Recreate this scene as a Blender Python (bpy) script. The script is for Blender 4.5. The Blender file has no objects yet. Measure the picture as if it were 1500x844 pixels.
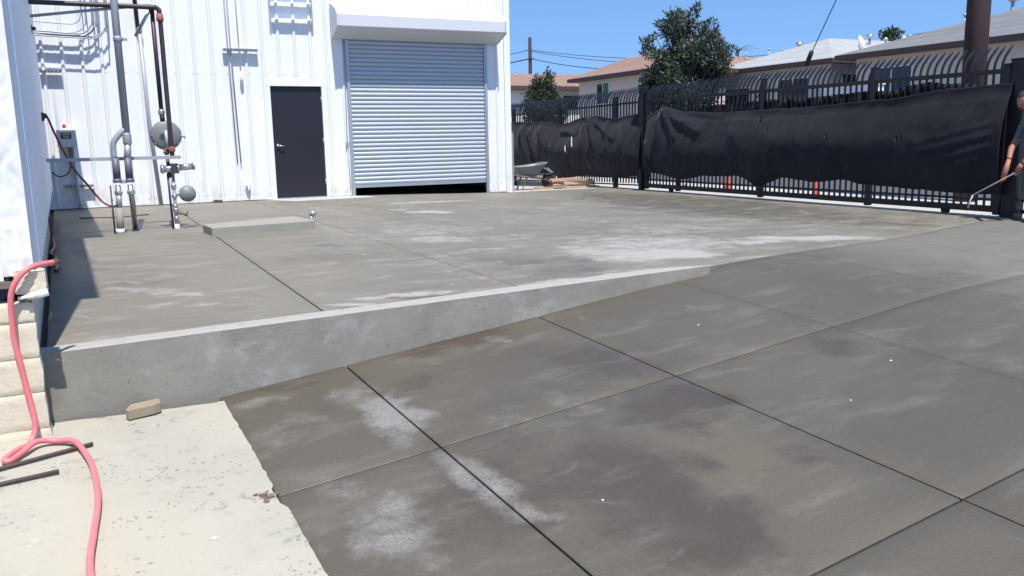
import bpy, bmesh, math, random
import numpy as np
from mathutils import Vector, Matrix, noise
random.seed(7)
R = math.radians
sc = bpy.context.scene
C = sc.collection

# ------------------------------------------------------------------ camera
YAW, PITCH, ROLL, FPX = R(26.3576), R(10.0945), R(-1.1028), 1225.73
fw = Vector((math.sin(YAW)*math.cos(PITCH), math.cos(YAW)*math.cos(PITCH), -math.sin(PITCH)))
r0 = Vector((math.cos(YAW), -math.sin(YAW), 0)); u0 = r0.cross(fw)
rt = math.cos(ROLL)*r0 + math.sin(ROLL)*u0
upv = -math.sin(ROLL)*r0 + math.cos(ROLL)*u0
cd = bpy.data.cameras.new('camera'); cam = bpy.data.objects.new('camera', cd); C.objects.link(cam)
m = Matrix.Identity(4)
for i in range(3):
    m[i][0], m[i][1], m[i][2] = rt[i], upv[i], -fw[i]
m[2][3] = 1.07
cam.matrix_world = m
cd.sensor_width = 36; cd.lens = FPX/1500*36; cd.clip_start = .05; cd.clip_end = 12000
sc.camera = cam

# ------------------------------------------------------------------ light
EL, AZ = R(65.5), R(4.5)
w = bpy.data.worlds.new('World'); sc.world = w; w.use_nodes = True
nt = w.node_tree; bg = nt.nodes['Background']
sky = nt.nodes.new('ShaderNodeTexSky'); sky.sky_type = 'NISHITA'; sky.sun_disc = False
sky.sun_elevation = EL; sky.sun_rotation = R(180)+AZ
sky.altitude = 0; sky.air_density = 1.0; sky.dust_density = 0.0; sky.ozone_density = 3.2
tc = nt.nodes.new('ShaderNodeTexCoord'); ad = nt.nodes.new('ShaderNodeVectorMath'); ad.operation = 'ADD'; ad.inputs[1].default_value = (0, 0, .20)
nm = nt.nodes.new('ShaderNodeVectorMath'); nm.operation = 'NORMALIZE'
nt.links.new(tc.outputs['Generated'], ad.inputs[0]); nt.links.new(ad.outputs[0], nm.inputs[0]); nt.links.new(nm.outputs[0], sky.inputs[0])
ml = nt.nodes.new('ShaderNodeVectorMath'); ml.operation = 'MULTIPLY'; ml.inputs[1].default_value = (.84, .98, 1.10)
nt.links.new(sky.outputs[0], ml.inputs[0]); nt.links.new(ml.outputs[0], bg.inputs[0]); bg.inputs[1].default_value = .145
sd = bpy.data.lights.new('sun', 'SUN'); sd.energy = 5.0; sd.angle = R(.53); sd.color = (1, .965, .91)
so = bpy.data.objects.new('sun', sd); C.objects.link(so)
so.rotation_euler = (Vector((math.sin(AZ)*math.cos(EL), math.cos(AZ)*math.cos(EL), -math.sin(EL)))).to_track_quat('-Z', 'Y').to_euler()
so.location = (-3, -10, 20)
sc.view_settings.view_transform = 'Standard'; sc.view_settings.look = 'None'
sc.view_settings.exposure = 0.42; sc.view_settings.gamma = 1

# ------------------------------------------------------------------ helpers
class MB:
    def __init__(s): s.v = []; s.f = []; s.m = []; s.sm = []
    def add(s, vs, fs, mi=0, smooth=False):
        o = len(s.v); s.v += [tuple(v) for v in vs]
        for f in fs: s.f.append(tuple(o+i for i in f)); s.m.append(mi); s.sm.append(smooth)
        return s
    def box(s, a, b, mi=0, rz=0, c=None, jit=0):
        xs = [(x, y, z) for z in (a[2], b[2]) for y in (a[1], b[1]) for x in (a[0], b[0])]
        if jit: xs = [tuple(q+random.uniform(-jit, jit) for q in p) for p in xs]
        if rz:
            c = c or ((a[0]+b[0])/2, (a[1]+b[1])/2)
            cs, sn = math.cos(rz), math.sin(rz)
            xs = [(c[0]+(x-c[0])*cs-(y-c[1])*sn, c[1]+(x-c[0])*sn+(y-c[1])*cs, z) for x, y, z in xs]
        return s.add(xs, [(0,2,3,1),(4,5,7,6),(0,1,5,4),(2,6,7,3),(0,4,6,2),(1,3,7,5)], mi)
    def tube(s, pts, r, n=8, mi=0, cap=True, smooth=True):
        pts = [Vector(p) for p in pts]; k = len(pts)
        rr = r if isinstance(r, (list, tuple)) else [r]*k
        vs = []; prev = None
        for i, p in enumerate(pts):
            t = (pts[min(i+1, k-1)]-pts[max(i-1, 0)]).normalized()
            if prev is None:
                a = Vector((0, 0, 1)) if abs(t.z) < .9 else Vector((1, 0, 0))
                u = t.cross(a).normalized()
            else:
                u = (prev - t*prev.dot(t)).normalized()
            prev = u; v = t.cross(u)
            for j in range(n):
                a = 2*math.pi*(j+.5)/n
                vs.append(p + (u*math.cos(a)+v*math.sin(a))*rr[i])
        fs = [(i*n+j, i*n+(j+1) % n, (i+1)*n+(j+1) % n, (i+1)*n+j) for i in range(k-1) for j in range(n)]
        s.add(vs, fs, mi, smooth)
        if cap:
            o = len(s.v)-len(vs)
            s.f.append(tuple(o+j for j in reversed(range(n)))); s.m.append(mi); s.sm.append(False)
            s.f.append(tuple(o+(k-1)*n+j for j in range(n))); s.m.append(mi); s.sm.append(False)
        return s
    def lathe(s, prof, c, axis=(0, 0, 1), n=16, mi=0, smooth=True):
        ax = Vector(axis).normalized(); a = Vector((0, 0, 1)) if abs(ax.z) < .9 else Vector((1, 0, 0))
        u = ax.cross(a).normalized(); v = ax.cross(u); c = Vector(c)
        vs = [c+ax*h+(u*math.cos(2*math.pi*j/n)+v*math.sin(2*math.pi*j/n))*r for r, h in prof for j in range(n)]
        k = len(prof)
        fs = [(i*n+j, i*n+(j+1) % n, (i+1)*n+(j+1) % n, (i+1)*n+j) for i in range(k-1) for j in range(n)]
        s.add(vs, fs, mi, smooth)
        o = len(s.v)-len(vs)
        if prof[0][0] > 1e-4: s.f.append(tuple(o+j for j in reversed(range(n)))); s.m.append(mi); s.sm.append(False)
        if prof[-1][0] > 1e-4: s.f.append(tuple(o+(k-1)*n+j for j in range(n))); s.m.append(mi); s.sm.append(False)
        return s
    def prism(s, poly, ax, a, b, mi=0):
        # poly: 2-D outline, extruded along axis ax ('x','y','z') from a to b
        def mk(p, t): return {'x': (t, p[0], p[1]), 'y': (p[0], t, p[1]), 'z': (p[0], p[1], t)}[ax]
        n = len(poly)
        return s.add([mk(p, a) for p in poly]+[mk(p, b) for p in poly],
                     [tuple(range(n)), tuple(reversed(range(n, 2*n)))]+[(i, (i+1) % n, n+(i+1) % n, n+i) for i in range(n)], mi)
    def grid(s, fn, nu, nv, mi=0, smooth=True, skip=None):
        vs = [fn(i/nu, j/nv) for j in range(nv+1) for i in range(nu+1)]
        fs = [(j*(nu+1)+i, j*(nu+1)+i+1, (j+1)*(nu+1)+i+1, (j+1)*(nu+1)+i) for j in range(nv) for i in range(nu)
              if not (skip and skip((i+.5)/nu, (j+.5)/nv))]
        return s.add(vs, fs, mi, smooth)
    def mesh(s, name, mats):
        me = bpy.data.meshes.new(name); me.from_pydata(s.v, [], s.f)
        for x in (mats if isinstance(mats, (list, tuple)) else [mats]): me.materials.append(x)
        me.polygons.foreach_set('material_index', s.m); me.polygons.foreach_set('use_smooth', s.sm)
        me.update()
        bm = bmesh.new(); bm.from_mesh(me); bmesh.ops.recalc_face_normals(bm, faces=bm.faces); bm.to_mesh(me); bm.free()
        return me
    def build(s, name, mats, parent=None, bevel=0, fix=True):
        me = s.mesh(name, mats)
        return put(name, me, parent, bevel=bevel)
def put(name, me, parent=None, loc=(0, 0, 0), rot=None, bevel=0):
    o = bpy.data.objects.new(name, me); C.objects.link(o)
    o.location = loc
    if rot: o.rotation_euler = rot
    if parent: o.parent = parent
    if bevel:
        b = o.modifiers.new('bevel', 'BEVEL'); b.width = bevel; b.segments = 2; b.limit_method = 'ANGLE'
    return o
def tag(o, label, cat, group=None, kind=None):
    if label: o['label'] = label
    if cat: o['category'] = cat
    if group: o['group'] = group
    if kind: o['kind'] = kind
    return o
def thing(name, label, cat, group=None, loc=(0, 0, 0), rz=0):
    o = bpy.data.objects.new(name, None); C.objects.link(o); o.location = loc; o.rotation_euler = (0, 0, rz)
    o.empty_display_size = .2
    return tag(o, label, cat, group)
def struct(o): o['kind'] = 'structure'; return o
def stuff(o): o['kind'] = 'stuff'; return o
def smooth_path(pts, n=6):
    P = [Vector(p) for p in pts]; out = []
    for i in range(len(P)-1):
        p0, p1, p2, p3 = P[max(i-1, 0)], P[i], P[i+1], P[min(i+2, len(P)-1)]
        for k in range(n):
            t = k/n
            out.append(.5*((2*p1)+(p2-p0)*t+(2*p0-5*p1+4*p2-p3)*t*t+(3*p1-p0-3*p2+p3)*t**3))
    out.append(P[-1]); return out

# ------------------------------------------------------------------ materials
class N:
    def __init__(s, mt): s.t = mt.node_tree; s.n = s.t.nodes; s.l = s.t.links
    def new(s, k, **kw):
        x = s.n.new(k)
        for a, b in kw.items(): setattr(x, a, b)
        return x
    def put(s, x, i, v):
        if hasattr(v, 'is_linked') or isinstance(v, bpy.types.NodeSocket): s.l.new(v, x.inputs[i])
        elif isinstance(v, tuple) and len(v) == 3 and x.inputs[i].type == 'RGBA': x.inputs[i].default_value = (*v, 1)
        else: x.inputs[i].default_value = v
    def math(s, op, a, b=None, c=None, clamp=False):
        x = s.new('ShaderNodeMath', operation=op, use_clamp=clamp); s.put(x, 0, a)
        if b is not None: s.put(x, 1, b)
        if c is not None: s.put(x, 2, c)
        return x.outputs[0]
    def noise(s, vec, scale, detail=3, rough=.55, col=False, dist=0):
        x = s.new('ShaderNodeTexNoise'); s.l.new(vec, x.inputs['Vector']); x.inputs['Scale'].default_value = scale
        x.inputs['Detail'].default_value = detail; x.inputs['Roughness'].default_value = rough; x.inputs['Distortion'].default_value = dist
        return x.outputs[1 if col else 0]
    def rng(s, v, a, b, c=0., d=1., smooth=True):
        x = s.new('ShaderNodeMapRange', interpolation_type='SMOOTHSTEP' if smooth else 'LINEAR')
        s.put(x, 0, v)
        for i, q in enumerate((a, b, c, d)): x.inputs[i+1].default_value = q
        return x.outputs[0]
    def mix(s, f, a, b, mode='MIX'):
        x = s.new('ShaderNodeMix', data_type='RGBA', blend_type=mode); s.put(x, 0, f); s.put(x, 6, a); s.put(x, 7, b); return x.outputs[2]
    def mapping(s, vec, loc=(0, 0, 0), rot=(0, 0, 0), scale=(1, 1, 1), typ='POINT'):
        x = s.new('ShaderNodeMapping', vector_type=typ); s.l.new(vec, x.inputs[0])
        x.inputs[1].default_value = loc; x.inputs[2].default_value = rot; x.inputs[3].default_value = scale
        return x.outputs[0]
    def vm(s, op, a, b):
        x = s.new('ShaderNodeVectorMath', operation=op)
        s.put(x, 0, a)
        if b is not None: s.put(x, 1, b)
        return x.outputs[1] if op == 'LENGTH' else x.outputs[0]
    def bump(s, h, strength, dist):
        x = s.new('ShaderNodeBump'); s.put(x, 'Height', h); x.inputs['Strength'].default_value = strength; x.inputs['Distance'].default_value = dist
        return x.outputs[0]
def base(name):
    mt = bpy.data.materials.new(name); mt.use_nodes = True; n = N(mt); b = mt.node_tree.nodes['Principled BSDF']
    g = n.new('ShaderNodeNewGeometry').outputs['Position']; return mt, n, b, g
def pm(name, col, rough=.6, metal=0., var=.12, scale=4., fine=60., bump=0., bdist=.003, dirt=None, dirt_amt=0., dscale=3., stretch=(1, 1, 1), obj=False, spec=.5):
    mt, n, b, g = base(name)
    if obj: g = n.new('ShaderNodeTexCoord').outputs['Object']
    v = n.mapping(g, scale=stretch)
    a = n.noise(v, scale, 4); f = n.noise(v, fine, 2)
    k = n.math('MULTIPLY_ADD', n.math('ADD', a, n.math('MULTIPLY', f, .5)), 2*var, 1-1.5*var)
    c = n.vm('SCALE', (0, 0, 0), None); sv = n.n[-1]
    sv.inputs[0].default_value = col; n.put(sv, 3, k); c = sv.outputs[0]
    if dirt:
        msk = n.rng(n.noise(v, dscale, 6, .65), .5, .75, 0, dirt_amt); c = n.mix(msk, c, dirt)
    n.l.new(c, b.inputs['Base Color'])
    b.inputs['Roughness'].default_value = rough; b.inputs['Metallic'].default_value = metal
    b.inputs['Specular IOR Level'].default_value = spec
    if bump: n.l.new(n.bump(f, bump, bdist), b.inputs['Normal'])
    return mt

def ell_mask(n, vec, L, acc=None):
    for (x, y, rot, rx, ry, s) in L:
        rx = rx*1.25+.04; ry = ry*1.4+.04; s = min(1, s*1.15)
        v = n.mapping(vec, (x, y, 0), (0, 0, R(rot)), (rx, ry, 1), 'TEXTURE')
        q = n.rng(n.vm('LENGTH', v, None), .35, 1.15, s, 0)
        acc = q if acc is None else n.math('MAXIMUM', acc, q)
    return acc
LIGHT=[(1.32,4.14,-81,.46,.12,.8),(1.43,3.17,-80,.42,.1,.8),(1.28,4.58,-77,.24,.12,.5),(.77,4.82,-16,.17,.06,.5),(.72,4.22,52,.37,.14,.5),(.88,3.47,-65,.23,.12,.4),(.96,3.04,-86,.38,.13,.7),(1.27,3.78,3,.13,.1,.5),(.71,3.17,-100,.31,.05,.4),(1.78,3.82,-68,.17,.08,.3),(1.46,3.27,-44,.16,.1,.4),(2.18,3.71,-80,.33,.08,.35),(3.54,3.82,-73,.21,.05,.2),(2.33,4.92,-43,.14,.04,.4)]
WET=[(1.95,2.7,-80,1.0,.34,.75),(2.55,3.35,-75,.35,.26,.7),(2.07,5.02,1,.5,.12,.8),(1.55,4.51,-15,.16,.12,.5),(2.62,4.24,-78,.54,.25,.6),(2.76,3.4,-68,.24,.15,.8),(1.42,3.07,-107,.6,.5,.6),(2.05,2.97,-89,.76,.25,.45),(2.25,2.88,-77,.39,.1,.5),(2.74,2.68,-74,.22,.06,.5),(1.23,3.84,-100,.42,.1,.4),(1.79,2.27,-55,.25,.3,.5),(3.9,3.54,-79,.18,.2,.5),(4.51,4.49,-97,.32,.3,.3),(.96,4.97,-15,.22,.06,.6),(2.14,2.6,-109,.21,.08,.4)]
OLIVE=[(2.5,2.75,-97,.62,.24,.8),(3.48,3.37,-87,.67,.4,.4),(2.75,4.59,-85,.37,.2,.3)]
ULIGHT=[(5.1,6.9,10,1.1,.8,.5),(3.6,9.6,-60,.9,.7,.38),(6.3,8.2,0,.9,.7,.35),(4.59,11.91,-53,.43,.14,1),(4.33,12.65,-58,.17,.05,1),(5.42,14.1,11,1.01,.12,.7),(3.35,8.53,-44,.44,.3,.5),(4.02,8.25,4,.35,.35,.35),(4.72,6.23,-16,.53,.3,.8),(4.26,6.53,-83,.78,.3,.6),(6.91,6.65,-19,.82,.22,.75),(5.86,8.09,-44,.6,.5,.4),(1.9,5.54,-6,.44,.07,.7),(1.49,5.36,-49,.21,.05,.6),(3.36,12.91,-87,2,.2,.3),(.34,6.7,-56,.54,.1,.45),(.42,6.03,-23,.34,.1,.35),(3.36,5.47,1,.94,.05,.5),(2.66,9.85,-86,1.19,.15,.35),(7.66,9.06,-41,.46,.3,.3),(3.36,7.47,8,.64,.1,.35),(-.2,10.2,-67,.26,.1,.4),(2.67,6.05,-84,.65,.1,.3),(5.2,7.0,20,.7,.12,.6),(6,6.6,-10,.8,.1,.6)]
UWET_SHADE=[(.1,12.6,-5,.7,.9,.8),(.2,7.6,-80,1.5,.35,.35),(2.0,8.0,-40,.9,.5,.35),(1.95,2.7,-80,1.0,.34,.75),(2.55,3.35,-75,.35,.26,.7),(2.09,8.77,-50,.43,.1,.5),(1.99,5.41,-6,.29,.13,.7),(1.41,5.24,-64,.07,.06,.4),(.96,6.06,-58,.31,.1,.3),(3.32,6.56,-80,.54,.4,.5),(7.86,10.51,-79,1.94,.3,.5),(8.47,9.33,-56,.98,.25,.6),(8.83,7.38,-54,.87,.25,.5),(8.46,11.78,-39,.58,.3,.5),(4.97,7.94,10,.1,.2,.4),(-.28,12.42,-72,1.07,.5,.8),(-.29,8.9,-85,1.64,.15,.8),(1.85,9.36,-66,1.2,.3,.2),(5.8,7.25,-57,.34,.12,.4),(4.06,12.05,79,1.89,.3,.3),(9.2,11.5,86,4.4,1.25,.7),(3.45,6.2,-85,.7,.5,.5),(9.4,8.0,80,1.2,1.2,.4)]  # damp patches; those beside the left building also paint its shadow darker
def concrete(name, col, wetc, dryc, WL, LL, OL, ramp):
    mt, n, b, g = base(name)
    wn = n.noise(g, 2.2, 5, .6, col=True)
    wp = n.vm('ADD', g, n.vm('SCALE', n.vm('SUBTRACT', wn, (.5, .5, .5)), None))
    n.n[-2].inputs[3].default_value = .55 if not ramp else .4
    # streaks of the broom finish: long in one direction
    st = n.noise(n.mapping(g, scale=(.7, 3.2, 1), rot=(0, 0, R(-8 if not ramp else 65))), 2.2, 5, .6)
    big = n.noise(g, .55, 4, .55); med = n.noise(g, 3.5, 5, .6); fine = n.noise(g, 90, 3, .6); grit = n.noise(g, 240, 3, .7)
    brok = n.math('MULTIPLY', n.rng(n.noise(g, 7, 6, .72), .36, .60), n.rng(n.noise(g, 60, 3, .7), .22, .62, .45, 1.))
    c = n.mix(n.rng(big, .35, .65), col, tuple(q*.86 for q in col))
    if ramp:   # ramp colour blends into a paler yard tone towards the right
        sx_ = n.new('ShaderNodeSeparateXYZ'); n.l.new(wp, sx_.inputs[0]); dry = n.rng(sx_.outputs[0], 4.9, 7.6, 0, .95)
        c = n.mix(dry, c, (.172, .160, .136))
    if OL: c = n.mix(ell_mask(n, wp, OL), c, (col[0]*1.14, col[1]*1.14, col[2]*1.06))
    # a damp film, on the yard also painted shadow, and chalky drying marks, each with its own ragged outline
    wm = n.rng(n.math('MULTIPLY_ADD', n.math('SUBTRACT', n.noise(g, 3., 7, .68), .5), 1.5, ell_mask(n, wp, WL)), .22, .85, 0, .95)
    wm = n.math('MAXIMUM', wm, n.rng(st, .48, .76, 0, .30 if ramp else .5))
    c = n.mix(wm, c, wetc)
    if ramp: wm = n.math('MULTIPLY', wm, .8)
    spk = n.rng(n.noise(g, 75, 4, .75), .30, .62, .35, 1.)
    lm = n.math('MULTIPLY', n.rng(n.math('MULTIPLY_ADD', n.math('SUBTRACT', n.noise(g, 5.5, 7, .68), .5), 1.6, ell_mask(n, wp, LL)), .20, 1.10 if ramp else .90), spk, clamp=True)
    lm2 = n.math('MULTIPLY', n.rng(n.noise(n.mapping(g, loc=(7, 3, 0), scale=(.8, 2.2, 1)), 1.9, 7, .66), .50, .72, 0, .5 if not ramp else .25), spk)
    # thin drying rims where puddles stood
    rim = n.noise(n.mapping(g, loc=(1, 8, 0), scale=(.7, 1.3, 1)), .9, 3, .5, dist=.8)
    rm = n.math('MULTIPLY', n.rng(n.math('ABSOLUTE', n.math('SUBTRACT', rim, .56)), .0, .012, .42 if not ramp else .16, 0), n.rng(med, .45, .6))
    lm = n.math('MAXIMUM', n.math('MAXIMUM', lm, lm2), rm)
    c = n.mix(lm, c, dryc)
    k = n.math('MULTIPLY_ADD', n.math('ADD', n.math('MULTIPLY', fine, .5), n.math('MULTIPLY', grit, .5)), .85, .575)
    c = n.mix(1., c, n_comb(n, k), 'MULTIPLY')
    # sparse pits
    pit = n.rng(n.noise(g, 38, 1, .5), .76, .80, 0, .35)
    c = n.mix(pit, c, tuple(q*.5 for q in col))
    n.l.new(c, b.inputs['Base Color'])
    ro = n.math('MULTIPLY_ADD', wm, -.2, .62 if not ramp else .5)
    ro = n.math('ADD', ro, n.math('MULTIPLY', lm, .2), clamp=True)
    n.l.new(ro, b.inputs['Roughness']); b.inputs['Specular IOR Level'].default_value = .36 if ramp else .36
    # fine broom lines
    wv = n.noise(n.mapping(g, scale=(1, 14, 1), rot=(0, 0, R(-6 if not ramp else 2))), 22, 2, .5)
    h = n.math('ADD', n.math('MULTIPLY', fine, .7), wv)
    n.l.new(n.bump(h, .5, .003), b.inputs['Normal'])
    return mt
def n_comb(n, k):
    x = n.new('ShaderNodeCombineColor'); [n.l.new(k, x.inputs[i]) for i in range(3)]; return x.outputs[0]

M = {}
M['yard'] = concrete('yard_concrete', (.188, .170, .137), (.108, .096, .074), (.36, .345, .325), UWET_SHADE, ULIGHT, None, False)
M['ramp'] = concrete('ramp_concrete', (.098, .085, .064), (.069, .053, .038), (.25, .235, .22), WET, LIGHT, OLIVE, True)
M['joint'] = pm('joint_dark', (.03, .028, .026), .9)
M['pad'] = pm('pad_concrete', (.27, .26, .225), .8, var=.12, bump=.3)
M['ground'] = pm('bare_ground', (.2, .18, .15), .95)
M['asphalt'] = pm('asphalt', (.07, .07, .072), .9, fine=90, bump=.3)
M['walk'] = pm('pale_pavement', (.42, .40, .36), .85, var=.1, scale=2, dirt=(.28, .26, .23), dirt_amt=.5)
M['white'] = pm('white_paint', (.78, .79, .80), .45, var=.03, scale=1.5)
M['hoodwhite'] = pm('hood_paint', (.60, .61, .62), .45, var=.03, scale=1.5)
M['galv'] = pm('galvanised', (.42, .45, .48), .42, .55, var=.1, scale=8)
M['slat'] = pm('slat_steel', (.44, .485, .53), .45, .15, var=.05, scale=3)
M['door'] = pm('door_paint', (.013, .011, .017), .45, var=.1)
M['silver'] = pm('bright_metal', (.62, .62, .62), .3, .9, var=.08)
M['greypipe'] = pm('grey_conduit', (.36, .37, .41), .5, .2, var=.12)
M['maroon'] = pm('oxide_pipe', (.045, .030, .034), .5, .1, var=.2, scale=14, dirt=(.11, .04, .03), dirt_amt=.35, dscale=6)
M['blackpipe'] = pm('black_pipe', (.035, .033, .036), .45, .2, var=.2)
M['brass'] = pm('old_brass', (.22, .13, .06), .5, .6)
M['red'] = pm('red_plastic', (.55, .05, .07), .5)
M['sign'] = pm('dark_plate', (.05, .045, .04), .5)
M['cream'] = pm('cream_plate', (.6, .52, .38), .6)
M['redcable'] = pm('dark_red_hose', (.16, .035, .04), .5, var=.2)
M['hose'] = pm('pink_hose', (.68, .17, .18), .45, var=.10, scale=10, fine=40, dirt=(.5, .25, .22), dirt_amt=.5, dscale=12)
M['pvc'] = pm('white_pvc', (.8, .8, .8), .4)
M['rust'] = pm('rusty_rod', (.10, .075, .065), .8, .2, var=.3, scale=20)
M['timber'] = pm('old_timber', (.17, .13, .10), .85, var=.25, scale=12, stretch=(1, 8, 8))
M['lumber'] = pm('raw_lumber', (.50, .33, .21), .8, var=.25, scale=6, stretch=(1, 8, 8), obj=True)
M['lumbergrey'] = pm('weathered_lumber', (.30, .23, .18), .85, var=.25, scale=6, stretch=(1, 8, 8), obj=True)
M['black'] = pm('black_enamel', (.013, .013, .018), .42, .0, var=.15, spec=.35)
M['tray'] = pm('grey_tray', (.15, .165, .175), .5, .2, var=.2, dirt=(.25, .25, .24), dirt_amt=.5)
M['rubber'] = pm('rubber', (.02, .02, .02), .8)
M['orange'] = pm('orange_plastic', (.55, .08, .04), .6)
M['stucco_tan'] = pm('tan_stucco', (.60, .51, .43), .95, var=.05)
M['stucco_grey'] = pm('grey_stucco', (.46, .43, .40), .95, var=.05)
M['stucco_white'] = pm('white_stucco', (.75, .73, .70), .9, var=.03)
M['fascia'] = pm('brown_fascia', (.07, .045, .04), .7)
M['frame'] = pm('window_frame', (.7, .7, .7), .5)
M['drape'] = pm('green_curtain', (.05, .16, .11), .8)
M['bark'] = pm('bark', (.09, .065, .05), .95, var=.3, scale=10)
M['pole'] = pm('creosote_pole', (.038, .018, .016), .8, var=.3, scale=9, stretch=(3, 3, .25), bump=.4)
M['wire'] = pm('wire', (.03, .03, .035), .6)
M['hill'] = pm('hazed_hill', (.14, .19, .27), 1., var=.1, scale=.004)  # distance haze is put into the blue-grey base colour
M['skin'] = pm('skin', (.33, .14, .09), .55, var=.08, obj=True)
M['shirt'] = pm('grey_shirt', (.10, .11, .12), .9, var=.15, obj=True)
M['pants'] = pm('olive_pants', (.13, .125, .11), .9, var=.15, obj=True)
M['shoe'] = pm('dark_boot', (.03, .025, .02), .7, obj=True)
M['hair'] = pm('dark_hair', (.03, .018, .014), .7, obj=True)
M['eye'] = pm('eye_white', (.25, .22, .2), .5)
M['chip'] = pm('white_chip', (.75, .75, .72), .8)
M['dirt'] = pm('dirt_clod', (.16, .12, .09), .95, var=.3, scale=40)
def glass():
    mt, n, b, g = base('dark_window_glass'); b.inputs['Base Color'].default_value = (.02, .022, .035, 1); b.inputs['Roughness'].default_value = .12
    return mt
M['glass'] = glass()
def wall_white():
    mt, n, b, g = base('white_metal_wall')
    sx = n.new('ShaderNodeSeparateXYZ'); n.l.new(g, sx.inputs[0]); z = sx.outputs[2]
    c = n.mix(n.rng(n.noise(g, 1.3, 3), .3, .7), (.80, .81, .82), (.765, .78, .80))
    # splash dirt along the foot of the wall, own shape
    nz = n.noise(n.mapping(g, scale=(6, 6, 2)), 1.4, 5, .65)
    d = n.math('MULTIPLY', n.rng(z, .05, .55, 1, 0), n.rng(nz, .42, .68))
    c = n.mix(n.math('MULTIPLY', d, .55), c, (.52, .44, .33))
    sp = n.math('MULTIPLY', n.rng(z, .15, .6, 1, 0), n.rng(n.noise(g, 26, 2, .6), .66, .72))
    c = n.mix(n.math('MULTIPLY', sp, .7), c, (.3, .24, .18))
    st = n.rng(n.noise(n.mapping(g, scale=(9, 9, .35)), 1.6, 4, .6), .58, .8, 0, .18)
    c = n.mix(st, c, (.62, .6, .56))
    n.l.new(c, b.inputs['Base Color']); b.inputs['Roughness'].default_value = .42
    n.l.new(n.bump(n.noise(g, 3, 2), .12, .02), b.inputs['Normal'])
    return mt
M['wall'] = wall_white()
def old_slab():
    mt, n, b, g = base('old_pale_concrete')
    c = n.mix(n.rng(n.noise(g, 1.6, 5, .6), .35, .65), (.385, .355, .285), (.335, .315, .26))
    c = n.mix(n.rng(n.noise(n.mapping(g, loc=(3, 1, 0)), 1.1, 4), .55, .7, 0, .5), c, (.41, .35, .255))
    c = n.mix(n.math('MULTIPLY', n.rng(n.noise(g, 14, 6, .7), .54, .68), n.rng(n.noise(g, 3.2, 3), .42, .6, 0, .9)), c, (.17, .165, .155))
    vo = n.new('ShaderNodeTexVoronoi'); n.l.new(n.vm('ADD', g, n.vm('SCALE', n.noise(g, 30, 3, .6, col=True), None)), vo.inputs['Vector'])
    n.n[-2].inputs[3].default_value = .04
    vo.inputs['Scale'].default_value = 31
    pit = n.math('MULTIPLY', n.rng(vo.outputs['Distance'], .12, .30, 1, 0), n.rng(n.noise(g, 2.6, 4), .5, .6))
    c = n.mix(n.math('MULTIPLY', pit, .75), c, (.16, .15, .14))
    c = n.mix(n.rng(n.noise(n.mapping(g, loc=(9, 9, 0)), 8, 4, .6), .66, .74, 0, .35), c, (.5, .48, .43))
    c = n.mix(n.rng(n.noise(g, 160, 3, .6), .3, .8, 0, .25), c, (.22, .2, .17))
    n.l.new(c, b.inputs['Base Color']); b.inputs['Roughness'].default_value = .9
    h = n.math('ADD', n.math('MULTIPLY', n.noise(g, 60, 4, .65), .5), n.math('MULTIPLY', pit, -1.))
    n.l.new(n.bump(h, .7, .006), b.inputs['Normal'])
    return mt
M['oldslab'] = old_slab()
def curbmat():
    mt, n, b, g = base('curb_face_concrete')
    c = n.mix(n.rng(n.noise(g, 2.5, 5, .6), .35, .65), (.25, .232, .192), (.215, .20, .165))
    c = n.mix(n.rng(n.noise(n.mapping(g, loc=(2, 0, 5)), 3.3, 7, .75), .50, .68, 0, .65), c, (.35, .34, .33))
    c = n.mix(n.rng(n.noise(n.mapping(g, loc=(8, 1, 2), scale=(.6, 1, 1.5)), 2.1, 6, .7), .50, .66, 0, .5), c, (.165, .145, .115))
    c = n.mix(n.rng(n.noise(g, 33, 2), .70, .75, 0, .6), c, (.09, .085, .08))
    c = n.mix(n.rng(n.noise(g, 120, 3), .3, .8, 0, .2), c, (.12, .11, .1))
    n.l.new(c, b.inputs['Base Color']); b.inputs['Roughness'].default_value = .85
    n.l.new(n.bump(n.noise(g, 45, 4, .6), .45, .004), b.inputs['Normal'])
    return mt
M['curb'] = curbmat()
M['cap'] = pm('trowelled_edge', (.33, .315, .285), .8, var=.08, scale=5, dirt=(.2, .19, .17), dirt_amt=.5, dscale=9, bump=.2)
M['block'] = pm('limewashed_block', (.60, .535, .405), .9, var=.08, scale=9, dirt=(.40, .33, .24), dirt_amt=.6, dscale=7, bump=.5, bdist=.004)
def cloth():
    mt, n, b, g = base('black_shade_cloth')
    b.inputs['Roughness'].default_value = .8; b.inputs['Specular IOR Level'].default_value = .22
    c = n.mix(n.rng(n.noise(g, 1.6, 4), .3, .7), (.0075, .0075, .013), (.013, .013, .020)); n.l.new(c, b.inputs['Base Color'])
    b.inputs['Sheen Weight'].default_value = .10; b.inputs['Sheen Roughness'].default_value = .5
    wv = n.noise(n.mapping(g, scale=(1, 1, 14)), 9, 2)
    sz = n.new('ShaderNodeSeparateXYZ'); n.l.new(g, sz.inputs[0])
    th = n.math('ABSOLUTE', n.math('SINE', n.math('MULTIPLY', sz.outputs[1], 28.)))
    wv = n.math('MULTIPLY_ADD', n.rng(th, .0, .12, 1, 0), .5, wv)
    n.l.new(n.bump(wv, .25, .004), b.inputs['Normal'])
    return mt
M['cloth'] = cloth()
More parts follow.
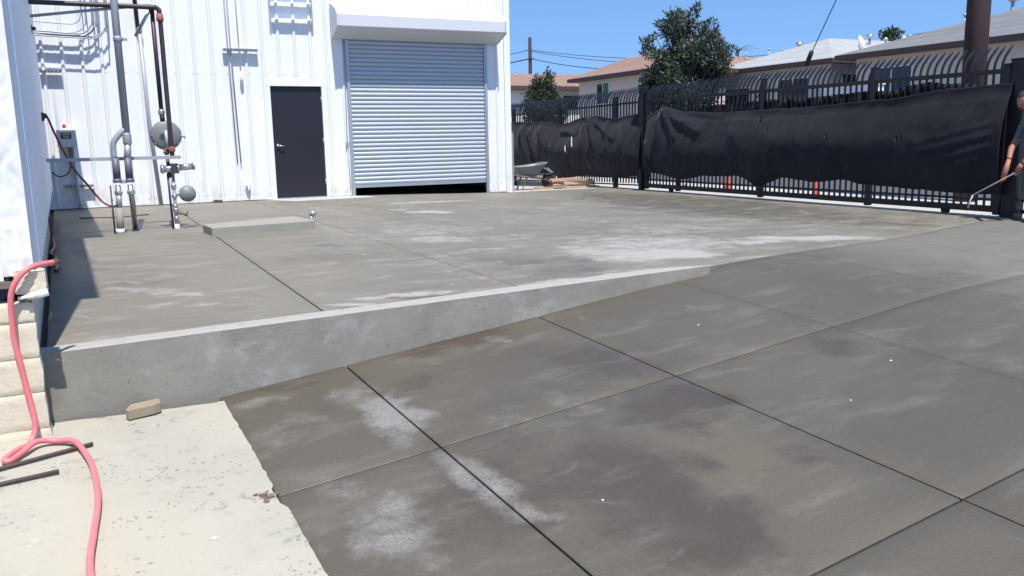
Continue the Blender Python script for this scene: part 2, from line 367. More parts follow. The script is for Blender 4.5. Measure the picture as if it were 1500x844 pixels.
def roofm(name, a, bb, sc_=1.):
    mt, n, b, g = base(name)
    br = n.new('ShaderNodeTexBrick'); n.l.new(n.mapping(g, scale=(1, 1, 1), rot=(R(90), 0, R(90))), br.inputs[0])
    br.inputs['Color1'].default_value = (*a, 1); br.inputs['Color2'].default_value = (*bb, 1); br.inputs['Mortar'].default_value = (*[q*.6 for q in a], 1)
    br.inputs['Scale'].default_value = 1; br.inputs['Brick Width'].default_value = .35; br.inputs['Row Height'].default_value = .09; br.inputs['Mortar Size'].default_value = .008
    c = n.mix(n.rng(n.noise(g, .9, 5), .35, .7, 0, .35), br.outputs[0], tuple(q*.7 for q in a))
    n.l.new(c, b.inputs['Base Color']); b.inputs['Roughness'].default_value = .95
    return mt
M['roof_brown'] = roofm('brown_shingle', (.25, .155, .115), (.30, .19, .14))
M['roof_white'] = roofm('pale_shingle', (.33, .34, .34), (.38, .39, .38))
M['roof_grey'] = roofm('grey_shingle', (.15, .15, .155), (.22, .22, .22))
def leafm(name, a, bb, yl):
    mt, n, b, g = base(name)
    c = n.mix(n.rng(n.noise(g, 1.8, 3), .35, .65), a, bb)
    c = n.mix(n.rng(n.noise(n.mapping(g, loc=(4, 4, 4)), 3.0, 3), .56, .68, 0, .6), c, yl)
    oi = n.rng(n.noise(g, 14, 1), .3, .7, .7, 1.3, False)
    c = n.mix(1., c, n_comb(n, oi), 'MULTIPLY')
    n.l.new(c, b.inputs['Base Color']); b.inputs['Roughness'].default_value = .55
    tr = n.new('ShaderNodeBsdfTranslucent'); n.l.new(c, tr.inputs[0]); ms = n.new('ShaderNodeMixShader'); ms.inputs[0].default_value = .22
    n.l.new(b.outputs[0], ms.inputs[1]); n.l.new(tr.outputs[0], ms.inputs[2]); n.l.new(ms.outputs[0], n.n['Material Output'].inputs[0])
    return mt
M['leaf'] = leafm('leaf_dark', (.045, .065, .045), (.085, .105, .065), (.19, .16, .08))
M['leaf2'] = leafm('leaf_cypress', (.035, .06, .03), (.06, .09, .045), (.09, .10, .05))

# ------------------------------------------------------------------ ground surface
def ss(a, b, x):
    t = min(1, max(0, (x-a)/(b-a))); return t*t*(3-2*t)
def up(x, y=0): return -.08*ss(4.5, 8.5, x)
def plane(x, y): return -.725+.08*x+.058*y
def front(x): return 4.957+.1035*x if x < 4.52 else 5.425+.265*(x-4.52)
def smin(a, b, k):
    h = max(k-abs(a-b), 0)/k; return min(a, b)-h*h*k*.25
def zramp(x, y):
    a = plane(x, y); d_ = max(front(x)-y, 0); d_ = d_-.45*(1-math.exp(-d_/.45))*ss(4.5, 5.5, x)
    if x < 4.52 and y > front(x)-.001 and False: return a
    z = smin(a, up(x, y)-.055*d_+max(0, 4.52-x)*.08, .18)
    return z+(up(x, y)-z)*math.exp(-max(front(x)-y, 0)/.4)*ss(4.35, 4.9, x)
def zold(x, y): return -.385+.055*(y-4.96)-.02*(x-.52)

mb = MB()
gx = [-4000, -300, -60, -20, -7, 0, 8, 10.7, 11.0, 30, 90, 400, 6000]; gy = [-4000, -300, -60, -20, -7, 0, 10, 20, 26, 60, 150, 400, 6000]
mb.add([(x, y, (-1.6 if (-60 < x < 10.8 and -60 < y < 21) else -.42)) for y in gy for x in gx],
       [(j*13+i, j*13+i+1, (j+1)*13+i+1, (j+1)*13+i) for j in range(12) for i in range(12)])
struct(mb.build('ground', M['ground']))
# street side of the gate
mb = MB().box((10.92, -60, -.6), (13.6, 160, -.10)); walk = struct(mb.build('sidewalk', M['walk']))
mb = MB().box((13.6, -60, -.6), (24.5, 160, -.24)); struct(mb.build('street', M['asphalt']))
mb = MB().box((24.5, -60, -.6), (27, 160, -.11)); struct(mb.build('far_sidewalk', M['walk']))
mb = MB().box((27, -60, -.6), (75, 160, -.104)); struct(mb.build('front_yards', M['ground']))
# old bright pavement past the new concrete
mb = MB()
mb.grid(lambda u, v: (8.0+u*2.92, 16.42+v*11, -.085-.03*v*11 + (0 if v > 0 else 0)), 6, 12)
old_p = struct(mb.build('old_pavement', M['walk']))

# paving cells
c_ramp = [lambda y: .60+.04*(3.6-y), lambda y: 1.42+.05*(3.3-y), lambda y: 2.88+.055*(3.76-y), lambda y: 4.24+.06*(3.86-y),
          lambda y: 5.90+.06*(4.3-y), lambda y: 7.70, lambda y: 9.35, lambda y: 10.72]
r_ramp = [lambda x: -4.6+.06*x, lambda x: -2.95+.06*x, lambda x: -1.35+.06*x, lambda x: .28+.06*x, lambda x: 1.83+.06*x,
          lambda x: 3.56+.06*x+.02*max(0, x-3)**2, lambda x: front(x)]
def corner(cf, rf):
    x = cf(4); y = rf(x)
    for _ in range(6): x = cf(y); y = rf(x)
    return x, y
def slab(c0, c1, r0_, r1, zf, mat, parent, gap=.006, jag=0):
    P = [corner(c0, r0_), corner(c1, r0_), corner(c1, r1), corner(c0, r1)]
    w_ = math.dist(P[0], P[1]); h_ = math.dist(P[1], P[2])
    nu = max(4, int(w_/.13)); nv = max(4, int(h_/.13))
    g = gap; us = [g/w_, (g+.008)/w_]+[i/nu for i in range(1, nu)]+[1-(g+.008)/w_, 1-g/w_]
    vs_ = [g/h_, (g+.008)/h_]+[i/nv for i in range(1, nv)]+[1-(g+.008)/h_, 1-g/h_]
    def pt(u, v):
        # columns follow c0/c1 at this y so neighbours share an edge
        y0 = P[0][1]*(1-u)+P[1][1]*u; y1 = P[3][1]*(1-u)+P[2][1]*u
        y = y0*(1-v)+y1*v
        for _ in range(3):
            x = c0(y)*(1-u)+c1(y)*u; ya = r0_(x); yb = r1(x); y = ya*(1-v)+yb*v
        return x, y
    mb = MB(); vs = []
    nU, nV = len(us), len(vs_)
    for j, v in enumerate(vs_):
        for i, u in enumerate(us):
            x, y = pt(u, v); z = zf(x, y)
            if i in (0, nU-1) or j in (0, nV-1): z -= .006
            vs.append((x, y, z))
    fs = [(j*nU+i, j*nU+i+1, (j+1)*nU+i+1, (j+1)*nU+i) for j in range(nV-1) for i in range(nU-1)]
    mb.add(vs, fs, 0, True)
    ring = [i for i in range(nU)]+[j*nU+nU-1 for j in range(1, nV)]+[(nV-1)*nU+i for i in range(nU-2, -1, -1)]+[j*nU for j in range(nV-2, 0, -1)]
    top = [vs[i] for i in ring]; k = len(ring)
    mb.add(top+[(x, y, z-.09) for x, y, z in top], [(i, (i+1) % k, k+(i+1) % k, k+i) for i in range(k)])
    return mb.build('concrete_slab', mat, parent)
mb = MB(); mb.grid(lambda u, v: ((lambda x, y: (x, y, zramp(x, y)-.03))(.56+u*10.2, -4.5+v*(front(.56+u*10.2)+4.5))), 40, 30)
drive = struct(mb.build('ramp_driveway', M['joint']))
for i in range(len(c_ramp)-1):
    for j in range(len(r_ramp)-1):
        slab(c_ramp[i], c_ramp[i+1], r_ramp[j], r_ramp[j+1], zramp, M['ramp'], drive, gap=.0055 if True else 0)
# upper yard
c_up = [lambda y: -.30-.029*(y-4.75), lambda y: 1.26, lambda y: 2.74, lambda y: 4.10, lambda y: 5.76, lambda y: 7.62+.06*(y-8)*.6, lambda y: 10.72]
def cap_back(x): return front(x)+(.20 if x < 4.1 else .20*max(0, (4.55-x)/.45) if x < 4.55 else 0)
rowA = lambda x: 7.24+.11*(x-2.74); rowB = lambda x: 11.9+.03*x; rowEnd = lambda x: 16.66 if x < 8.0 else 16.52
mb = MB(); mb.grid(lambda u, v: ((lambda x: (lambda y: (x, y, up(x, y)-.03))(cap_back(x)*(1-v)+rowEnd(x)*v))(-.66+u*11.35)), 40, 30)
yard = struct(mb.build('yard_paving', M['joint']))
for i in range(len(c_up)-1):
    rows = [cap_back, rowB, rowEnd] if i in (0,) else ([cap_back, rowEnd] if i == 1 else [cap_back, rowA, rowB, rowEnd] if i < 5 else [cap_back, rowB, rowEnd])
    for j in range(len(rows)-1):
        slab(c_up[i], c_up[i+1], rows[j], rows[j+1], up, M['yard'], yard, gap=.0055)
# pale sill apron at the door
mb = MB().prism([(2.95, 16.64), (3.35, 15.85), (4.95, 15.95), (4.9, 16.35), (4.66, 16.64)], 'z', -.05, .006)
mb.build('door_apron', M['walk'], yard)

# old slab on the lower left, broken right edge
rng_ = random.Random(3)
edge = []
y = -4.6
while y < 4.93:
    edge.append((.60+.04*(3.6-y)+.012+.010*noise.noise(Vector((0, y*2.5, 1)))+.008*noise.noise(Vector((0, y*17, 2)))-(.02 if 3.45 < y < 3.65 else 0), y)); y += .05
def oldpt(u, v):
    k = v*(len(edge)-1); i = min(int(k), len(edge)-2); t = k-i
    ex = edge[i][0]*(1-t)+edge[i+1][0]*t; yy = edge[i][1]*(1-t)+edge[i+1][1]*t
    x = -6+(ex+6)*(1-(1-u)**2.2)
    z = zold(x, yy)+.008*noise.noise(Vector((x*1.6, yy*1.6, 0)))+.003*noise.noise(Vector((x*9, yy*9, 0)))
    z += .004 if u > .9 else 0
    if u > .995: z -= .004
    return (x, yy, z)
mb = MB(); mb.grid(oldpt, 110, 190)
mb.grid(lambda u, v: (lambda p: (p[0], p[1], p[2]-.12*u))(oldpt(1, v)), 1, 190)
struct(mb.build('old_slab', M['oldslab']))

# retaining curb
cu = thing('retaining_curb', 'long grey concrete curb wall tapering to nothing along the ramp edge', 'curb wall')
def face(u, v):
    x = -.335+u*(4.53+.335)
    zt = up(x)+.004; yb = front(x)
    z0 = min(zramp(x, yb), zold(x, yb))-.12 if x < .6 else zramp(x, yb)-.08
    z = zt*(1-v)+z0*v
    return (x, yb-.012*v-.004+.006*noise.noise(Vector((x*3, z*4, 5)))+.002*noise.noise(Vector((x*16, z*16, 0))), z)
mb = MB(); mb.grid(face, 200, 14); mb.build('curb_face', M['curb'], cu)
def capf(u, v):
    x = -.335+u*(4.55+.335)
    yf = front(x); yb_ = cap_back(x)-.002
    if yb_ < yf+.01: yb_ = yf+.01
    y = yf+(yb_-yf)*v
    e = 1 if 0 < v < 1 else 0
    return (x, y+(.004*noise.noise(Vector((x*5, v*3, 9))) if v == 0 else .006*noise.noise(Vector((x*4, 3, 9)))), up(x)+.006*e-.001+.001*noise.noise(Vector((x*8, y*8, 0))))
mb = MB(); mb.grid(capf, 160, 6); mb.build('top_edge', M['cap'], cu)

# raised equipment pad
mb = MB().prism([(1.22, 10.45), (2.49, 10.62), (2.41, 11.45), (1.18, 10.98)], 'z', -.02, .10)
tag(mb.build('equipment_pad', M['pad'], bevel=.008), 'low pale concrete pad raised on the yard in front of the gas pipes', 'concrete pad')

mb = MB().tube([(2.56, 11.1, -.02), (2.56, 11.1, .13)], .026, 12).lathe([(.0, -.035), (.035, -.035), (.038, .0), (.03, .03), (0, .035)], (2.575, 11.09, .15), (.6, -.5, .25), 12)
tag(mb.build('pipe_stub', M['galv']), 'short capped grey pipe stub sticking up beside the concrete pad', 'pipe')

# ------------------------------------------------------------------ warehouse
WY = 16.68
wh = thing('warehouse', 'white ribbed metal warehouse with a black door and a roller door', 'warehouse', loc=(0, 0, 0))
OPEN = [(3.16, 4.21, 2.19), (4.69, 7.74, 3.04)]
def prof(x):
    # rib profile, returns how far a point stands proud
    t = (x-.055) % .305; t = min(t, .305-t)
    if t < .014: return .030
    if t < .036: return .030*(.036-t)/.022
    q = abs(t-.095)
    return .004 if q < .008 else 0
def xsamples(a, b):
    xs = {a, b}
    k0 = int((a-.055)/.305)-1
    for k in range(k0, k0+12):
        c = .055+k*.305
        for d in (-.1035, -.102, -.088, -.0865, -.036, -.014, .014, .036, .0865, .088, .102, .1035): 
            if a < c+d < b: xs.add(round(c+d, 5))
    for o in OPEN:
        for e in o[:2]:
            if a < e < b: xs.add(e)
    return sorted(xs)
x = -5.435
while x < 8.22:
    a, b = x, min(x+.915, 8.23); x += .915
    xs = xsamples(a, b-.001); mb = MB()
    for i in range(len(xs)-1):
        xa, xb = xs[i], xs[i+1]; mid = (xa+xb)/2; z0 = up(mid)+.018
        for o in OPEN:
            if o[0] < mid < o[1]: z0 = o[2]
        ya, yb = WY-prof(xa+1e-5), WY-prof(xb-1e-5)
        mb.add([(xa, ya, z0), (xb, yb, z0), (xb, yb, 6.4), (xa, ya, 6.4)], [(0, 1, 2, 3)])
    mb.build('wall_panel', M['wall'], wh)
mb = MB()
for k in range(-16, 28):
    c = .055+k*.305
    for z in (.13, 2.36, 4.2):
        for d in (-.05, .05):
            xx = c+d
            if any(o[0]-.06 < xx < o[1]+.06 and z < o[2]+.05 for o in OPEN) or xx > 8.16: continue
            mb.lathe([(.009, 0), (.009, .004), (.005, .007), (0, .008)], (xx, WY-.001, z), (0, -1, 0), 6)
stuff(mb.build('screw', M['galv'], wh))
mb = MB().box((8.16, WY-.045, -.075), (8.30, WY+.02, 6.42)).box((8.26, WY+.02, -.075), (8.295, 30, 6.42))
mb.build('corner_trim', M['wall'], wh)
for a, b in ((-5.4, 3.16), (4.21, 4.69), (7.74, 8.16)): MB().box((a, WY-.004, -.12), (b, WY+.2, -.0+up(b))).build('base_sill', M['joint'], wh)
mb = MB().box((-5.4, WY+.25, -.1), (3.0, WY+.3, 6.4)).box((3.0, 29.9, -.1), (8.25, 30, 6.4)).box((-5.4, WY+.03, 6.38), (8.25, 30, 6.45)).box((2.95, WY+.25, -.1), (3.0, 30, 6.4)).box((3.0, WY+.9, -.12), (8.25, 30, -.02)).box((7.9, WY+.2, -.1), (8.24, WY+.25, 6.4)).box((3.0, WY+.2, 3.2), (8.24, WY+.25, 6.4)).box((4.3, WY+.2, -.1), (4.6, WY+.25, 3.2))
mb.build('shell', M['joint'], wh)
# base flashing strip
for a, b in ((-5.4, 3.10), (4.27, 4.66), (7.78, 8.15)):
    MB().box((a, WY-.036, .012+up((a+b)/2)), (b, WY-.031, .05+up((a+b)/2))).build('base_flashing', M['wall'], wh)
# black personnel door
dr = MB().box((3.205, WY+.0, .025), (4.165, WY+.045, 2.145)).build('door', M['door'], wh)
MB().box((3.12, WY-.05, 2.15), (4.25, WY+.06, 2.20)).build('frame_head', M['wall'], dr)
for xa, xb in ((3.12, 3.195), (4.175, 4.25)): MB().box((xa, WY-.05, .0), (xb, WY+.06, 2.148)).build('frame_jamb', M['wall'], dr)
MB().box((3.197, WY-.03, -.01), (4.173, WY+.05, .022)).build('threshold', M['galv'], dr)
h = MB().lathe([(0, 0), (.036, 0), (.036, .012), (.02, .02), (.014, .05), (0, .052)], (3.28, WY, 1.03), (0, -1, 0), 16)
h.tube([(3.28, WY-.045, 1.03), (3.33, WY-.055, 1.025), (3.40, WY-.05, 1.02)], [.012, .011, .009], 8)
h.build('handle', M['silver'], dr)
for z in (.3, 1.1, 1.9):
    hg = MB().tube([(4.17, WY-.006, z-.055), (4.17, WY-.006, z+.055)], .008, 8).build('hinge', M['greypipe'], dr)
# roller door
gd = MB().box((4.70, WY-.03, 3.045), (7.73, WY+.02, 3.10)).build('roller_door', M['galv'], wh)
MB().box((4.69, WY-.06, -.02), (4.755, WY-.0, 3.04)).build('guide_rail', M['galv'], gd)
MB().box((7.675, WY-.06, -.10), (7.74, WY, 3.04)).build('guide_rail', M['galv'], gd)
sl = MB()
pz = [(-.0, .0), (-.012, .004), (-.021, .018), (-.024, .036), (-.021, .054), (-.012, .068), (.004, .074), (.004, .0835)]
vs = []
for y_, z_ in pz: vs += [(4.758, y_, z_), (7.672, y_, z_)]
sl.add(vs, [(2*i, 2*i+1, 2*i+3, 2*i+2) for i in range(len(pz)-1)], 0, True)
sme = sl.mesh('slat', M['slat'])
for k in range(34):
    put('slat', sme, gd, (0, WY-.012+random.uniform(-.001, .001), .215+k*.0835))
MB().box((4.76, WY-.045, .155), (7.67, WY+.0, .213)).build('bottom_bar', M['galv'], gd)
# hood over the roller door
hp = [(WY-.034, 3.07), (WY-.07, 3.055), (WY-.50, 3.225), (WY-.52, 3.25), (WY-.52, 3.46), (WY-.44, 3.55), (WY-.20, 3.66), (WY-.034, 3.70)]
hd = MB().prism(hp, 'x', 4.46, 7.965).build('roller_hood', M['hoodwhite'], wh)
MB().prism([(WY-.034, 3.055), (WY-.07, 3.045), (WY-.51, 3.22), (WY-.53, 3.25), (WY-.53, 3.47), (WY-.45, 3.56), (WY-.20, 3.675), (WY-.034, 3.715)], 'x', 4.425, 4.455).build('end_plate', M['hoodwhite'], hd)
MB().prism([(WY-.034, 3.055), (WY-.07, 3.045), (WY-.51, 3.22), (WY-.53, 3.25), (WY-.53, 3.47), (WY-.45, 3.56), (WY-.20, 3.675), (WY-.034, 3.715)], 'x', 7.97, 8.0).build('end_plate', M['hoodwhite'], hd)

# pull line and lock box at the left jamb
mb = MB().tube([(4.66, WY-.05, 3.05), (4.655, WY-.06, 2.2), (4.635, WY-.055, 1.06)], .007, 6).tube([(4.635, WY-.055, 1.0), (4.66, WY-.055, .12)], .006, 6)
mb.box((4.605, WY-.075, .98), (4.665, WY-.035, 1.07))
tag(mb.build('door_chain', M['galv']), 'thin grey chain with a small holder at the left jamb of the roller door', 'chain')
# grey panel post right of the warehouse corner
mb = MB().box((8.44, 17.0, -.12), (8.53, 17.3, 1.22)).box((8.435, 16.99, 1.22), (8.535, 17.31, 1.235))
tag(mb.build('panel_post', M['galv']), 'narrow grey metal panel standing just right of the warehouse corner', 'metal panel')

# conduits, struts and fittings on the warehouse wall
def strut(name, a, b, z, label, y=WY-.034, d=.05, grp='slotted struts on the warehouse wall'):
    mb = MB().box((a, y-d, z), (b, y-d+.004, z+.042)).box((a, y-d, z+.038), (b, y, z+.042)).box((a, y-d, z), (b, y, z+.004))
    k = a+.02
    while k < b-.03: mb.box((k, y-d-.003, z+.012), (k+.03, y-d-.001, z+.03), 1); k += .055
    return tag(mb.build(name, [M['galv'], M['joint']]), label, 'strut', grp)
strut('wall_strut', 2.38, 3.01, 2.77, 'slotted grey strut on the white wall left of the black door', d=.09)
strut('wall_strut', -.62, -.29, 2.33, 'short slotted strut high on the wall near the left building corner', d=.09)
strut('wall_strut', -.42, .02, .38, 'slotted strut low on the wall under the electrical box', d=.08)
cd_ = thing('wall_conduit', 'pair of thin grey conduits running down the white wall left of the door', 'conduit')
for xx, xb in ((2.47, 2.50), (2.52, 2.565)):
    MB().tube([(xx, WY-.075, 5.6), (xx+.005, WY-.075, 2.8), (xb, WY-.045, .72)], .012, 8).build('tube', M['greypipe'], cd_)
mb = MB().tube([(2.67, WY-.06, 5.6), (2.68, WY-.06, 2.40)], .011, 8)
mb.lathe([(.0, 0), (.02, 0), (.03, .05), (.036, .12), (.03, .2), (0, .22)], (2.685, WY-.07, 2.40), (0, 0, -1), 12)
tag(mb.build('hanging_fitting', M['white']), 'white drop conduit ending in a small bulb fitting left of the door', 'fitting')
# outlined frame above the door
vt = thing('wall_vent', 'white framed louvre panel high on the wall above the door', 'vent')
for xa in (3.27, 4.06): MB().box((xa, WY-.05, 3.20), (xa+.03, WY-.034, 4.6)).build('frame_side', M['galv'], vt)
for z in (3.40, 3.70, 4.0, 4.3): MB().prism([(WY-.034, z), (WY-.12, z-.01), (WY-.12, z-.03), (WY-.034, z-.02)], 'x', 3.302, 4.058).build('louvre', M['wall'], vt)
# hose bib and floor clips
mb = MB().lathe([(0, 0), (.045, 0), (.055, .02), (.04, .05), (.02, .09), (0, .1)], (2.66, WY-.03, .29), (0, -1, 0), 14).tube([(2.66, WY-.11, .29), (2.66, WY-.13, .23), (2.665, WY-.13, .17)], .014, 8)
tag(mb.build('wall_tap', M['white']), 'round white wall tap low on the wall just left of the black door', 'tap')
mb = MB().box((2.02, WY-.12, -.0), (2.10, WY-.04, .05)).tube([(1.99, WY-.1, .02), (2.13, WY-.1, .03)], .012, 8).lathe([(0, 0), (.03, 0), (.03, .03), (0, .04)], (2.13, WY-.12, .02), (.3, -1, .2), 10)
tag(mb.build('floor_clip', M['rust']), 'small rusty clamp lying at the foot of the white wall', 'clamp')

# electrical box
eb = thing('electrical_box', 'light grey electrical box with a dark warning plate on the white wall', 'electrical box')
MB().box((-.46, WY-.22, 1.10), (-.17, WY-.03, 1.36)).build('cabinet', M['hoodwhite'], eb, bevel=.005)
MB().box((-.465, WY-.226, 1.075), (-.165, WY-.221, 1.365)).build('cover', M['hoodwhite'], eb)
MB().box((-.40, WY-.232, 1.22), (-.24, WY-.2265, 1.32)).build('warning_plate', M['sign'], eb)
mb = MB().box((-.38, WY-.235, 1.285), (-.26, WY-.2325, 1.305)).box((-.37, WY-.235, 1.255), (-.27, WY-.2325, 1.268)).box((-.36, WY-.235, 1.234), (-.28, WY-.2325, 1.244))
mb.build('print_line', M['cream'], eb)
mb = MB().lathe([(0, 0), (.028, 0), (.028, .05), (.018, .07), (0, .075)], (-.335, WY-.1, 1.40), (0, 0, 1), 12)
tag(mb.build('red_lamp', M['red']), 'small red beacon lamp just above the grey electrical box', 'lamp')
mb = MB().tube([(-.24, WY-.09, 1.10), (-.23, WY-.09, .5), (-.21, WY-.1, .12), (-.19, WY-.12, -.0)], .032, 10).lathe([(.045, 0), (.045, .06), (.034, .08)], (-.225, WY-.09, .40), (0, 0, -1), 12).lathe([(.05, 0), (.05, .05), (.03, .05)], (-.195, WY-.12, .05), (0, 0, -1), 12)
tag(mb.build('box_conduit', M['galv']), 'upright grey conduit from the electrical box down to the paving', 'conduit')
mb = MB().tube(smooth_path([(-.30, WY-.1, 1.10), (-.29, WY-.12, .80), (-.36, WY-.12, .62), (-.50, WY-.1, .58), (-.6, WY-.1, .66)]), .011, 8)
tag(mb.build('black_cable', M['blackpipe']), 'black cable looping from the electrical box to the building at left', 'cable')

# bundle of curved conduits near the top left of the wall
CU = [([(-.8, 3.15), (-.57, 3.15), (-.10, 3.13), (.02, 3.16), (.09, 3.26), (.11, 3.6), (.11, 5.8)], .010, -.17),
      ([(-.8, 3.01), (-.58, 3.00), (-.11, 2.99), (.05, 3.02), (.14, 3.12), (.17, 3.4), (.17, 5.8)], .010, -.20),
      ([(-.8, 2.97), (-.59, 2.97), (-.05, 2.94), (.16, 2.96), (.29, 3.10), (.33, 3.4), (.34, 5.8)], .016, -.16),
      ([(-.8, 2.93), (-.59, 2.92), (.0, 2.90), (.28, 2.90), (.42, 3.01), (.47, 3.3), (.48, 5.8)], .012, -.24),
      ([(-.8, 2.95), (-.59, 2.95), (.0, 2.95), (.20, 2.99), (.30, 3.12), (.37, 3.4), (.38, 5.8)],   .012, -.10)]
CU += [([(-.8, 3.00), (-.5, 2.995), (-.05, 2.97), (.12, 2.99), (.24, 3.12), (.27, 3.4), (.28, 5.8)], .015, -.21),
       ([(-.8, 2.94), (-.5, 2.935), (.05, 2.92), (.30, 2.95), (.45, 3.08), (.50, 3.4), (.51, 5.8)], .015, -.14)]
cb = 'curved conduits high on the wall'
CL = ['uppermost short thin curved conduit at top left of the wall', 'thin curved conduit second from the top at the left of the wall', 'thickest curved conduit bending upward at top left of the wall', 'lowest and longest curved conduit bending upward at top left', 'curved conduit tucked nearest to the wall behind the others', 'thick curved conduit running between the thin ones at top left', 'thick curved conduit reaching furthest right in the bundle']
for (pts, r, dy), lb in zip(CU, CL):
    tag(MB().tube(smooth_path([(a, WY+dy, b) for a, b in pts], 5), r, 8).build('curved_conduit', M['greypipe']), lb, 'conduit', cb)

# grey downpipe behind the gas meter
dp = thing('downpipe', 'grey wall pipe running down behind the gas meter with a dark upper length', 'pipe')
MB().tube([(1.00, WY-.09, 3.08), (1.02, WY-.09, 1.6), (1.10, WY-.09, .0)], .034, 10).build('lower_pipe', M['greypipe'], dp)
MB().tube([(.93, WY-.09, 5.8), (.98, WY-.09, 3.10)], .036, 10).build('upper_pipe', M['maroon'], dp)
MB().lathe([(.045, 0), (.05, .02), (.05, .07), (.045, .09)], (1.0, WY-.09, 3.04), (0, 0, 1), 12).build('elbow', M['galv'], dp)

# ------------------------------------------------------------------ gas meter set (stands out from the wall)
GY = 11.7
gm = thing('gas_meter_set', 'gas meter with round dial housing on two dark red pipes', 'gas meter', loc=(0, 0, 0))
MB().tube(smooth_path([(-.52, GY, 2.765), (-.3, GY, 2.765), (.80, GY-.02, 2.765), (.915, GY-.02, 2.762), (.945, GY-.02, 2.735), (.955, GY-.02, 2.66), (.955, GY-.02, 1.9), (.955, GY-.03, 1.3), (.955, GY-.03, .93)], 4), .029, 12).build('main_pipe', M['maroon'], gm)
MB().lathe([(.04, 0), (.044, .02), (.04, .09)], (.955, GY-.02, 2.60), (0, 0, 1), 12).lathe([(.038, 0), (.04, .02), (.038, .06)], (.87, GY+.05, 2.74), (0, 0, 1), 12).build('coupling', pm('rust_fitting', (.28, .09, .06), .7), gm)
MB().tube([(.875, GY+.05, 2.80), (.88, GY+.05, 1.46)], .027, 12).build('riser', M['maroon'], gm)
MB().tube([(.87, GY+.05, 2.78), (.66, GY+.10, 2.42)], .02, 8).build('brace', M['greypipe'], gm)
MB().tube([(-.50, GY+.02, 2.60), (.1, GY+.03, 2.69), (.86, GY+.05, 2.80)], .018, 8).build('support_rod', M['greypipe'], gm)
MB().lathe([(.036, 0), (.042, .015), (.042, .05), (.036, .06)], (.88, GY+.05, 1.46), (0, 0, 1), 12).build('union', M['silver'], gm)
MB().tube([(.88, GY+.05, 1.46), (.885, GY+.05, 1.37)], .03, 10).build('inlet', M['blackpipe'], gm)
dl = MB().lathe([(0, -.03), (.17, -.03), (.186, -.015), (.188, .0), (.188, .03), (.172, .05), (.15, .065), (0, .075)], (.91, GY+.07, 1.20), (0, -1, 0), 28).build('dial_housing', pm('meter_grey', (.17, .18, .19), .5), gm)
for k in range(10):
    a = k*math.pi/5
    MB().lathe([(.009, 0), (.009, .012), (0, .014)], (.91+.172*math.cos(a), GY+.03, 1.20+.172*math.sin(a)), (0, -1, 0), 6).build('bolt', M['greypipe'], dl)
st = []
for k in range(16):
    a = k*math.pi/8; r = .055 if k % 2 == 0 else .02
    st.append((.875+r*math.cos(a), 1.19+r*math.sin(a)))
mb = MB(); mb.prism(st, 'y', GY-.009, GY-.004); mb.build('star_mark', M['sign'], dl)
MB().tube([(.905, GY-.03, 1.26), (.905, GY-.035, 1.02)], .02, 8).build('dial_stem', M['greypipe'], dl)
MB().tube([(1.08, GY+.04, 1.19), (1.13, GY+.04, 1.18)], .012, 8).lathe([(.02, 0), (.02, .02)], (1.12, GY+.04, 1.18), (1, 0, 0), 8).build('side_plug', M['greypipe'], dl)
MB().tube([(.895, GY+.02, 1.04), (.895, GY+.02, .95)], .026, 10).lathe([(.04, 0), (.04, .035)], (.895, GY+.02, .97), (0, 0, 1), 10).build('valve', M['brass'], gm)
MB().lathe([(.038, 0), (.042, .01), (.042, .055), (.036, .065)], (.957, GY-.03, .99), (0, 0, 1), 12).build('coupling', bpy.data.materials['rust_fitting'], gm)
MB().box((-.52, GY-.075, .90), (1.055, GY-.035, .942)).build('support_bar', M['greypipe'], gm)
MB().tube([(.90, GY+.02, .90), (.905, GY+.02, .66)], .022, 10).build('outlet', M['blackpipe'], gm)
rg = MB().tube([(.80, GY, .775), (1.03, GY, .775)], .045, 14).lathe([(.058, 0), (.06, .03)], (.81, GY, .775), (1, 0, 0), 14).lathe([(.055, 0), (.06, .025)], (1.0, GY, .775), (1, 0, 0), 14).build('regulator', M['silver'], gm)
MB().box((.915, GY-.07, .715), (1.01, GY-.05, .845)).build('face_plate', M['sign'], rg)
MB().tube([(1.03, GY, .79), (1.20, GY, .80)], .042, 14).lathe([(.05, 0), (.05, .02), (0, .02)], (1.2, GY, .80), (1, 0, 0), 14).build('vent_cylinder', M['silver'], rg)
MB().tube([(.885, GY+.03, .72), (.895, GY+.03, .0)], .014, 8).build('thin_leg', M['blackpipe'], gm)
pl = MB().tube([(.945, GY, .73), (.94, GY, -.02)], .021, 10).build('standpipe', M['greypipe'], gm)
for z, r, hh in ((.52, .034, .06), (.40, .036, .05), (.28, .033, .04), (.22, .036, .05), (.12, .034, .04)):
    MB().lathe([(r*.85, 0), (r, .01), (r, hh-.01), (r*.85, hh)], (.942, GY, z), (0, 0, 1), 10).build('fitting', M['silver'], pl)
MB().lathe([(.03, 0), (.034, .01), (.03, .07)], (.94, GY, -.01), (0, 0, 1), 12).build('base_collar', M['white'], pl)
MB().tube([(.95, GY, .45), (1.05, GY-.01, .45)], .025, 10).build('branch', M['greypipe'], gm)
MB().lathe([(0, -.035), (.06, -.032), (.10, -.012), (.106, 0), (.10, .012), (.06, .035), (.025, .045), (0, .05)], (1.10, GY-.02, .45), (0, -1, .1), 24).build('diaphragm', bpy.data.materials['meter_grey'], gm)
MB().tube([(.95, GY, .20), (1.04, GY-.02, .19), (1.09, GY-.03, .22)], .013, 8).lathe([(.0, 0), (.022, .005), (.022, .03), (0, .035)], (1.05, GY-.03, .185), (.3, -1, 0), 8).build('test_tap', M['brass'], gm)

